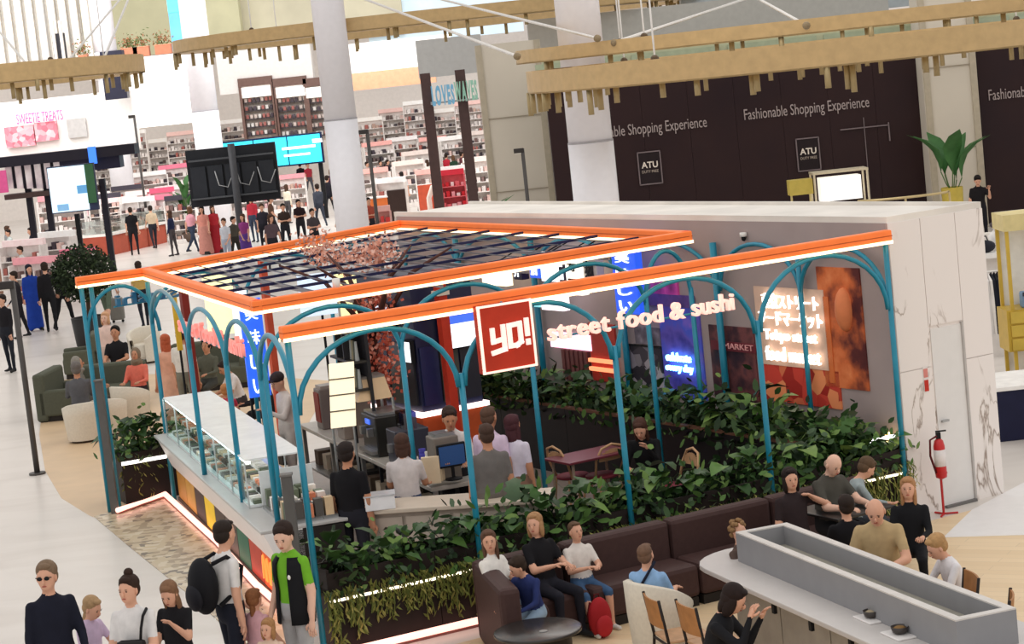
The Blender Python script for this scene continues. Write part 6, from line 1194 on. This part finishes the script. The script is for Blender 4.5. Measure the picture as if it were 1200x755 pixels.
c0 = G(0, 345); t = thing('sales_counter', 'pale sales counter with brown panel at the left edge of the hall', 'counter', c0); MB().par(c0 - Vector((1.5, 0, 0)), (2.2, .3, 0), (0, 1, 0), UP * .8).build('base', mat('#a8806a', .6), t); MB().par(c0 - Vector((1.55, .05, -.8)), (2.3, .3, 0), (0, 1.1, 0), UP * .06).build('worktop', mat('#eee8e2', .4), t)
# bush in front of the dark clothed men
c = V(97, 318, 50); t = thing('potted_bush', 'large dark green bush in a tall dark planter at the rear corner', 'plant', (c.x, 50, 0)); MB().lathe([(.3, 0), (.36, .1), (.42, .75), (.38, .75), (.36, .7)], (c.x, 50, 0), 20).build('pot', mat('#2a2828', .5), t, True); MB().tube([(c.x, 50, .6), (c.x + .04, 50, 1.2), (c.x, 50, 1.6)], .05, 8).build('trunk', mat('#4a3a2c', .8), t, True)
mb = MB(); r_ = random.Random(5)
for k in range(2600):
    th, ph = r_.uniform(0, 6.28), math.acos(r_.uniform(-1, 1)); q = r_.uniform(.55, 1); p = Vector((c.x, 50, c.z - .05)) + Vector((.78 * q * math.sin(ph) * math.cos(th), .6 * q * math.sin(ph) * math.sin(th), .7 * q * math.cos(ph))); a1 = Vector((r_.uniform(-1, 1), r_.uniform(-1, 1), r_.uniform(-1, 1))).normalized() * .06; b1 = a1.orthogonal().normalized() * .03; mb.add([p - a1, p + b1, p + a1, p - b1], [(0, 1, 2, 3)], r_.randrange(3))
stuff(mb.build('foliage', [mat('#28331f', .6), mat('#1f2a1a', .6), mat('#36442a', .6)], t))
# green tower plant and strelitzia
def big_leaf_plant(lbl, px, py, Y, h, pot, n=7, spread=.35, base=0, leaf=(.75, .24)):
    c = V(px, py, Y); t = thing('potted_palm', lbl, 'plant', (c.x, Y, 0)); MB().lathe([(.22, 0), (.24, .05), (.28, pot), (.25, pot), (.24, pot - .06)], (c.x, Y, 0), 18).build('pot', mat('#c8b050' if pot > 1 else '#5a4a40', .5), t, True); lm = leaf_mesh('leaf', leaf[0], leaf[1], mat('#3f6b3a', .5, 0, 0, .2, 4))
    for k in range(n):
        h_ = 2.4 * k; e = Vector((c.x + spread * math.cos(h_) * (.4 + .6 * k / n), Y + spread * math.sin(h_) * (.4 + .6 * k / n), pot + (h - pot - leaf[0] * .8) * (.35 + .65 * ((k * 3) % n) / n))); MB().tube([(c.x, Y, pot - .1), ((c.x + e.x) / 2, (Y + e.y) / 2, e.z * .8), e], .015, 6).build('stem', mat('#55703f', .6), t, True); obj('leaf', lm, t, e - Vector((c.x, Y, 0)), (rad(65), 0, h_ - math.pi / 2))
big_leaf_plant('tall broad leaved plant in a yellow pot before the stone pilaster', 1113, 190, 54.5, V(1113, 148, 54.5).z, 1.3, 7, .35, 0, (1.3, .5)); big_leaf_plant('green palm plant by the beige stone wall', 562, 215, 57, 2.4, .5, 9, .5); big_leaf_plant('slim green tower plant among the cosmetics displays', 211, 190, 84, 3.0, .4, 12, .25)
# orange stand and arch by the shop entrance
c = G(444, 262); t = thing('orange_counter', 'orange and black display counter near the lamp post', 'counter', c); MB().box(c + UP * .5, (.9, .5, 1.0)).build('body', mat('#d8743c', .5), t); MB().box(c + Vector((.8, 0, .62)), (.7, .5, 1.24)).build('side_cabinet', mat('#3a2c28', .5), t); MB().box(c + UP * 1.02, (.95, .55, .05)).build('worktop', WHITE, t)
c = G(521, 258); t = thing('photo_arch', 'white rounded arch with red back panel by the shop entrance', 'display', c); MB().tube([c + Vector((-.5, 0, 0)), c + Vector((-.5, 0, .9)), c + Vector((-.32, 0, 1.3)), c + Vector((0, 0, 1.45)), c + Vector((.32, 0, 1.3)), c + Vector((.5, 0, .9)), c + Vector((.5, 0, 0))], .1, 8).build('arch', mat('#f2e8dc', .5), t, True); MB().box(c + Vector((-.55, .3, .7)), (.7, .05, 1.4)).build('panel', mat('#e0684c', .5), t)
# furniture beyond the marble block
c = V(938, 225, 50); t = thing('gold_table', 'small yellow gold side table by the dark hoarding', 'table', (c.x, 50, 0)); z = V(938, 219, 50).z; MB().box((c.x, 50, z), (.55, .4, .35)).build('top_box', mat('#c8b45a', .5), t)
for s in (-.22, .22): MB().cyl((c.x + s, 50, 0), (c.x + s, 50, z), .025, n=6).build('leg', mat('#d8c890', .4, .5), t)
c = V(984, 220, 50); z = V(984, 205, 50).z; t = thing('glass_vitrine', 'white lit glass vitrine with gold frame by the dark hoarding', 'display case', (c.x, 50, 0)); MB().box((c.x, 50, z - .3), (.95, .5, .55)).build('lit_box', mat('#fbf8f4', .5, 0, .7, 0), t)
for sx in (-.62, .62):
    for sy in (-.3, .3): MB().cyl((c.x + sx, 50 + sy, 0), (c.x + sx, 50 + sy, z + .1), .025, n=6).build('frame_post', mat('#d8ccb0', .4, .4), t)
MB().box((c.x, 50, z + .1), (1.3, .65, .05)).build('frame_top', mat('#d8ccb0', .4, .4), t); MB().box((c.x, 50, .5), (1.2, .6, 1.0)).build('plinth', WHITE, t)
c = V(1062, 232, 48); z = V(1062, 231, 48).z; t = thing('gold_rail', 'curved gold clothes rail beyond the marble roof', 'rail', (c.x, 48, 0)); MB().tube([(c.x + 1.05 * math.sin(x), 48 + .4 - .5 * math.cos(x), z) for x in [rad(-80 + 16 * k) for k in range(11)]], .03, 6).build('rail', mat('#cdb98a', .35, .5), t, True)
for s in (-1.0, 0, 1.0): MB().cyl((c.x + s, 48.1, 0), (c.x + s, 48.1, z), .025, n=6).build('post', mat('#cdb98a', .35, .5), t)
# clothing shop at the right edge
X0 = 27.2
def pt(px, py, Y): return V(px, py, Y)
c = pt(1180, 335, 33); t = thing('clothes_rack', 'rack of dark and maroon garments beside the gold cabinet', 'clothes rack', (c.x, 33, 0)); zt = pt(1165, 318, 33).z; x0, x1 = pt(1152, 330, 33).x, pt(1184, 330, 33).x
MB().cyl((x0, 33, zt), (x1, 33, zt), .015, n=6).build('bar', WHITE, t)
for x in (x0, x1): MB().cyl((x, 33, 0), (x, 33, zt), .015, n=6).build('post', WHITE, t)
for k, cc in enumerate(('#d8d4d2', '#e8e4e0', '#22242e', '#1c1e28', '#2a2a36', '#6a2430', '#8a3a48', '#4a1c28')):
    xx = x0 + (x1 - x0) * (k + .6) / 8.4; gm = MB(); gm.add([(xx - .02, 32.8, zt - .12), (xx + .02, 32.8, zt - .12), (xx + .02, 33.2, zt - .12), (xx - .02, 33.2, zt - .12), (xx - .035, 32.72, zt - .95), (xx + .035, 32.72, zt - .95), (xx + .035, 33.28, zt - .95), (xx - .035, 33.28, zt - .95), (xx, 33, zt), ], [(0, 1, 5, 4), (1, 2, 6, 5), (2, 3, 7, 6), (3, 0, 4, 7), (4, 5, 6, 7), (0, 8, 1), (1, 8, 2), (2, 8, 3), (3, 8, 0)])
    o = gm.build('garment', mat(cc, .9)); tag(o, ('white', 'cream', 'black', 'ink blue', 'slate', 'maroon', 'dusty rose', 'wine')[k] + ' garment hanging on the rack by the gold cabinet', 'garment')
c = pt(1170, 302, 34); t = thing('wall_shelf', 'white display shelf table with black bag', 'table', (c.x, 34.2, 0)); z = pt(1170, 302, 34).z; MB().box((c.x, 34.6, z), (.75, .5, .08)).build('top', WHITE, t); MB().box((c.x, 34.7, z / 2), (.6, .35, z)).build('plinth', mat('#d8d2cc', .5), t)
b = thing('handbag', 'black handbag on the white display shelf', 'bag', (c.x - .1, 34.55, z + .04)); child('body', MB().ell((0, 0, .1), (.2, .1, .11), 14, 8), mat('#22222c', .5), b, True); child('handle', MB().tube([(-.08, 0, .18), (-.05, 0, .27), (.05, 0, .27), (.08, 0, .18)], .012, 6), mat('#22222c', .5), b, True)
b = thing('mannequin_bust', 'white bust with dark cap on the display shelf', 'mannequin', (c.x + .18, 34.75, z + .04)); child('torso', MB().lathe([(.13, 0), (.12, .1), (.15, .25), (.06, .33), (.06, .38)], n=16), WHITE, b, True); child('cap', MB().ell((0, 0, .42), (.11, .11, .06), 14, 8), mat('#4a4248', .7), b, True)
c = pt(1192, 340, 31.5); t = thing('gold_cabinet', 'tall gold framed display cabinet at the clothing shop', 'cabinet', (c.x, 31.5, 0)); xl, xr = pt(1180, 330, 31.5).x, pt(1180, 330, 31.5).x + .9; zt = pt(1186, 250, 31.5).z; gm = mat('#c9a83e', .4, .3)
for x in (xl, xr):
    for y in (31.3, 31.9): MB().box((x, y, zt / 2), (.05, .05, zt)).build('frame_post', gm, t)
MB().box(((xl + xr) / 2, 31.6, zt - .12), (xr - xl + .1, .7, .24)).build('top_box', mat('#d8c890', .5), t); MB().box(((xl + xr) / 2, 31.95, zt / 2), (xr - xl, .04, zt)).build('back', mat('#e8e6e0', .6), t); zb = pt(1186, 362, 31.5).z; MB().box(((xl + xr) / 2 - .05, 31.55, zb - .3), (xr - xl + .1, .6, .62)).build('drawer_block', gm, t)
for k in range(3): MB().box(((xl + xr) / 2 - .05, 31.23, zb - .5 + .2 * k), (xr - xl, .03, .17)).build('drawer', mat('#d2b34c', .4, .3), t)
b = tag(MB().box(((xl + xr) / 2 - .1, 31.45, zb + .13), (.36, .2, .24)).build('blue_handbag', mat('#7896b8', .6), bev=.03), 'light blue handbag on the gold drawer block', 'bag')
MB().box(((xl + xr) / 2 - .1, 31.33, zb + .22), (.34, .03, .06)).build('flap', mat('#3a3c48', .6), b)
nY = G(1185, 517).y; z1 = V(1185, 457, nY).z; xl = V(1166, 490, nY).x; t = thing('navy_plinth', 'dark navy plinth block of the clothing shop platform', 'plinth', (xl, nY, 0)); MB().box((xl + 1.5, nY + .6, z1 / 2), (3.0, 1.2, z1)).build('block', mat('#1a1c38', .5), t); MB().box((xl + 1.5, nY + .6, z1 + .02), (3.05, 1.25, .05)).build('top', WHITE, t)
struct(MB().box((xl + 2.2, 36, .95), (4.5, .2, 1.9)).build('wall_shop_right', mat('#e4dfd8', .6)))
# ================================================================== suspended gold rings with brass tubes
def ring(lbl, cx, cy, rx_, ry_, z, hgt, wd, ntub, seed, a0=0, a1=360, tl=(.25, .5)):
    t = thing('pendant_ring', lbl, 'chandelier', (cx, cy, z)); n = 72; r_ = random.Random(seed)
    for nm, k in (('outer_band', 1), ('inner_band', .86)):
        mb = MB()
        for i in range(n):
            p0, p1 = [rad(a0 + (a1 - a0) * (i + q) / n) for q in (0, 1)]; A = Vector((cx + rx_ * k * math.cos(p0), cy + ry_ * k * math.sin(p0), z)); B = Vector((cx + rx_ * k * math.cos(p1), cy + ry_ * k * math.sin(p1), z)); dd = (B - A); s = Vector((-dd.y, dd.x, 0)).normalized() * wd; mb.par(A, dd, s, UP * hgt)
        mb.build(nm, GOLD, t)
    mb = MB()
    for i in range(n):
        p0, p1 = [rad(a0 + (a1 - a0) * (i + q) / n) for q in (0, 1)]; q4 = [Vector((cx + rx_ * k * math.cos(p), cy + ry_ * k * math.sin(p), z + zz)) for p, k in ((p0, .86), (p1, .86), (p1, 1), (p0, 1)) for zz in (0,)]
        mb.add(q4 + [q + UP * .03 for q in q4], [(0, 3, 2, 1), (4, 5, 6, 7), (0, 1, 5, 4), (2, 3, 7, 6)])
    mb.build('soffit', mat('#c9ac78', .5, .1), t)
    for k in range(ntub):
        p = rad(a0 + (a1 - a0) * r_.random()); q = r_.uniform(.86, 1.0); x, y = cx + rx_ * q * math.cos(p), cy + ry_ * q * math.sin(p); L = r_.uniform(*tl); MB().cyl((x, y, z - L), (x, y, z + .02), .055, n=8).build('brass_tube', mat('#a8946a', .45, .2), t, True)
    for k in range(4):
        p = rad(a0 + (a1 - a0) * (k + .5) / 4); x, y = cx + rx_ * .93 * math.cos(p), cy + ry_ * .93 * math.sin(p); MB().cyl((x, y, z + hgt), (x, y, 12.5), .018, n=6).build('hanger_rod', mat('#e0dedb', .4, .3), t); MB().ell((x, y, z + hgt), (.08, .08, .08), 8, 6).build('clamp', mat('#5a4a38', .5), t)
    return t
c = V(1000, 40, 43); ring('large gold pendant ring with brass tubes before the dark hoarding', c.x, 43, 6.6, 6.5, 4.95, .44, .08, 60, 1)
c = V(1010, 20, 47); ring('upper wide gold pendant ring behind the lower one', c.x, 48, 7.6, 6.0, 5.55, .3, .08, 30, 4)
c = V(520, 55, 66); ring('long gold pendant ring high above the shop entrance', c.x + 0, 68, 8.5, 6, 7.0, .4, .1, 60, 2)
c = V(20, 95, 60); ring('gold pendant ring high at the left of the hall', c.x - 1.5, 60, 5.0, 6, 6.45, .5, .1, 50, 3)
# white truss rods
for i, (x0, y0, Y0, x1, y1, Y1) in enumerate(((430, 0, 60, 606, 66, 44), (520, 0, 60, 700, 45, 44), (0, 38, 66, 38, 83, 58), (140, 0, 70, 70, 83, 60), (150, 0, 66, 118, 78, 60), (900, 5, 50, 945, 30, 42), (840, 10, 56, 720, 50, 44))):
    p, q = V(x0, y0, Y0), V(x1, y1, Y1); d = (q - p); t = thing('truss_rod', 'thin white steel truss rod bracing the pendant rings', 'rod', p, 0, 1, 'truss rods'); MB().tube([p, q], .035, 6).build('rod', mat('#dedad4', .4, .3), t); MB().ell(q, (.08, .08, .08), 8, 6).build('joint', mat('#8a7a60', .5), t); MB().tube([p - d * .6, p], .035, 6).build('rod_extension', mat('#dedad4', .4, .3), t)

# more stalls and visitors on the bright floor
n3 = ['behind the advert screen', 'in front of the dark canopy', 'left of the red sided counter', 'near the lamp post by the white panel', 'below the sweet shop sign', 'beside the tower plant', 'behind the crowd under the video wall', 'to the left of the video wall', 'beyond the sales counter', 'under the arcade shopfronts', 'beneath the cyan screen', 'at the foot of the white column']
for i, (x, Y, wd, h) in enumerate(((100, 90, 1.4, 1.9), (20, 62, 1.6, 1.3), (112, 88, 1.3, 1.9), (158, 90, 1.5, 1.8), (60, 84, 1.8, 2.2), (200, 84, 1.2, 1.7), (238, 96, 1.6, 2.0), (178, 90, 1.1, 1.7), (140, 92, 1.4, 2.0), (290, 100, 1.8, 1.6), (330, 98, 1.6, 1.5), (262, 101, 1.6, 1.8))):
    gondola('open display stand of assorted goods ' + n3[i], x, Y, wd, h, PAL1 if i % 3 else ['#e8dcd8', '#d86a7a', '#f0c8cc', '#8a5a60', '#f4ecea'], '#efeae6', random.choice((-25, 0, 25)), None, None, ('#f2e4e0', '#e8a0a8', '#4a4650')[i % 3])
cl_ = ['charcoal', 'white', 'black', 'beige', 'navy', 'pink', 'olive', 'grey', 'red', 'brown', 'cream', 'plum', 'teal', 'sand', 'rose', 'denim blue', 'ivory', 'dark green']; ch_ = ['#3a3a3e', '#e4e0dc', '#1c1a1e', '#cdb89c', '#242c4a', '#e0a0ac', '#5a5c44', '#8a8a8c', '#b83240', '#5c4234', '#e2d8c4', '#4a2c44', '#2c6670', '#c4a884', '#c8848c', '#4a6490', '#eae6dc', '#2c4434']
sp_ = [(104, 268), (112, 275), (138, 262), (182, 292), (205, 300), (228, 296), (60, 300), (14, 318), (300, 284), (322, 285), (340, 262), (392, 240), (350, 205), (330, 222), (440, 215), (455, 205), (505, 232), (535, 222)]
for i, (x, y) in enumerate(sp_):
    far('distant visitor dressed in ' + cl_[i] + ' on the bright hall floor', x, y, random.uniform(1.62, 1.82), random.randrange(0, 360), ('stand', 'walk', 'stand2', 'walk2')[i % 4], shirt=ch_[i], pants=('#2a2a32', '#4a4648', '#3a4458')[i % 3], hair=('short', 'long', 'bob')[i % 3], hc=('#2a201c', '#4a3428', '#6a4c36')[i % 3], sleeve=('long', 'short')[i % 2])

# tall lit shelving along the back of the bright shops
n4 = ['behind the dark canopy', 'behind the advert screen', 'under the bright white panel', 'right of the bright white panel', 'behind the video wall', 'behind the tower plant', 'right of the round column', 'in line with the black lamp post', 'under the peach fascia end', 'under the shop letters', 'next to the stone wall end']
for i, x in enumerate((60, 108, 150, 182, 214, 270, 432, 462, 492, 522, 552)):
    gondola('tall pale wall shelving full of goods ' + n4[i], x, 113 if i % 2 else 111, 1.75 if i < 6 else 1.5, 3.5 + .3 * (i % 3), PAL2 if i % 2 else PAL1, '#f2ebe6', 0, None, None, ('#fbf4ee', '#f0c8c0', '#f6f2ee')[i % 3])
# terrace planters and seats on the upper ledge
lz = V(190, 65, 93).z + .06; tc_ = mat('#b5745a', .7); lx = ['beside the black panel', 'in the middle of the ledge', 'next to the blue banner', 'by the slatted cladding']
for i, x in enumerate((152, 166, 192, 97)):
    c = V(x, 60, 93.4 if i < 3 else 95.4); zz = lz if i < 3 else V(110, 78, 95).z + .15; t = thing('terrace_planter', 'terracotta planter with dry shrub on the upper ledge ' + lx[i], 'planter', (c.x, c.y, zz)); child('box', MB().box((0, 0, .2), (.7 if i < 3 else .4, .4, .4)), tc_, t); mb = MB(); r_ = random.Random(i)
    for k in range(120): p = Vector((r_.gauss(0, .2), r_.gauss(0, .12), .45 + abs(r_.gauss(.15, .2)))); a1 = Vector((r_.uniform(-1, 1), r_.uniform(-1, 1), r_.uniform(-.2, 1))).normalized() * .08; b1 = a1.orthogonal().normalized() * .03; mb.add([p - a1, p + b1, p + a1, p - b1], [(0, 1, 2, 3)], k % 2)
    stuff(child('foliage', mb, [mat('#5a6a3c', .7), mat('#a06a4a', .7)], t)); child('rim', MB().box((0, 0, .41), (.74 if i < 3 else .44, .44, .03)), mat('#c98a6c', .7), t)
struct(MB().box((V(110, 70, 95).x, 95.4, V(110, 78, 95).z), (3.6, 1.2, .3)).build('trim_ledge', mat('#d8d4cc', .6)))
# small wares on the work counter
for i, (tq, off, m_, lb) in enumerate(((.2, .12, '#2f5fc0', 'stack of blue paper cups on the work counter'), (.24, .2, '#e8e6e2', 'stack of white paper cups on the work counter'), (.42, .1, '#c9b08a', 'stack of brown cup sleeves on the work counter'), (.8, .1, '#4a48a8', 'stack of violet cups beside the grinder'), (.84, .2, '#d8d4d0', 'stack of white lids beside the grinder'))):
    c = onc(tq, .3); t = thing('cup_stack', lb, 'cups', c + UP * .95)
    for k in range(4): child('cup', MB().lathe([(.03, .05 * k), (.042, .05 * k + .09)], n=12), mat(m_, .6), t, True)
for i, (tq, hh) in enumerate(((.05, .42), (.46, .3))):
    c = onc(tq, .4); t = thing('storage_crate', ('tall' if i == 0 else 'low') + ' cardboard crate at the back of the work counter', 'box', c + UP * .95); MB().box(c + UP * (.95 + hh / 2), (.26, .3, hh), kz).build('box', mat('#a8886a' if i else '#8a7468', .8), t, bev=.01); MB().box(c + UP * (.955 + hh), (.27, .31, .02), kz).build('lid', mat('#c0a080', .8), t)

# pieces that belong to a part rather than straight to the thing
def under(ch, par):
    wc, wp = wm(ch), wm(par); loc = Matrix.Translation(ch.location) @ ch.rotation_euler.to_matrix().to_4x4() @ Matrix.Diagonal((*ch.scale, 1))
    ch.parent = par; ch.matrix_parent_inverse = wp.inverted() @ wc @ loc.inverted()
base_of = {'display': ('casing', 'monitor'), 'header': ('casing',), 'picture': ('casing',), 'label': ('cylinder',), 'lens': ('head', 'housing'), 'printer_slot': ('printer',), 'drawer': ('drawer_block',), 'panel': ('base',), 'socket': ('table_top',), 'front_pocket': ('body',), 'flap': ('pouch',), 'grid_line': ('board',), 'cabinet_door': ('upper_cabinet',), 'rear_panel': ('cabinet',), 'text_line': ('cabinet',), 'lid': ('cup', 'body', 'box'), 'cap': ('shaft', 'body', 'torso'), 'side_vent': ('body',), 'group_head': ('body',), 'drip_tray': ('body',), 'tap': ('body',), 'spout': ('body',), 'band': ('shaft',), 'cushion': ('seat',), 'badge': ('vest',), 'handle': ('shell', 'body'), 'wheel': ('shell', 'body')}
for o in [x for x in bpy.data.objects if x.parent is None and x.type == 'EMPTY']:
    kids = list(o.children)
    for ch in kids:
        nm = ch.name.split('.')[0]
        if nm in base_of and not ch.children:
            for want in base_of[nm]:
                tgt = [k for k in kids if k.name.split('.')[0] == want and k is not ch]
                if tgt: under(ch, tgt[0]); break
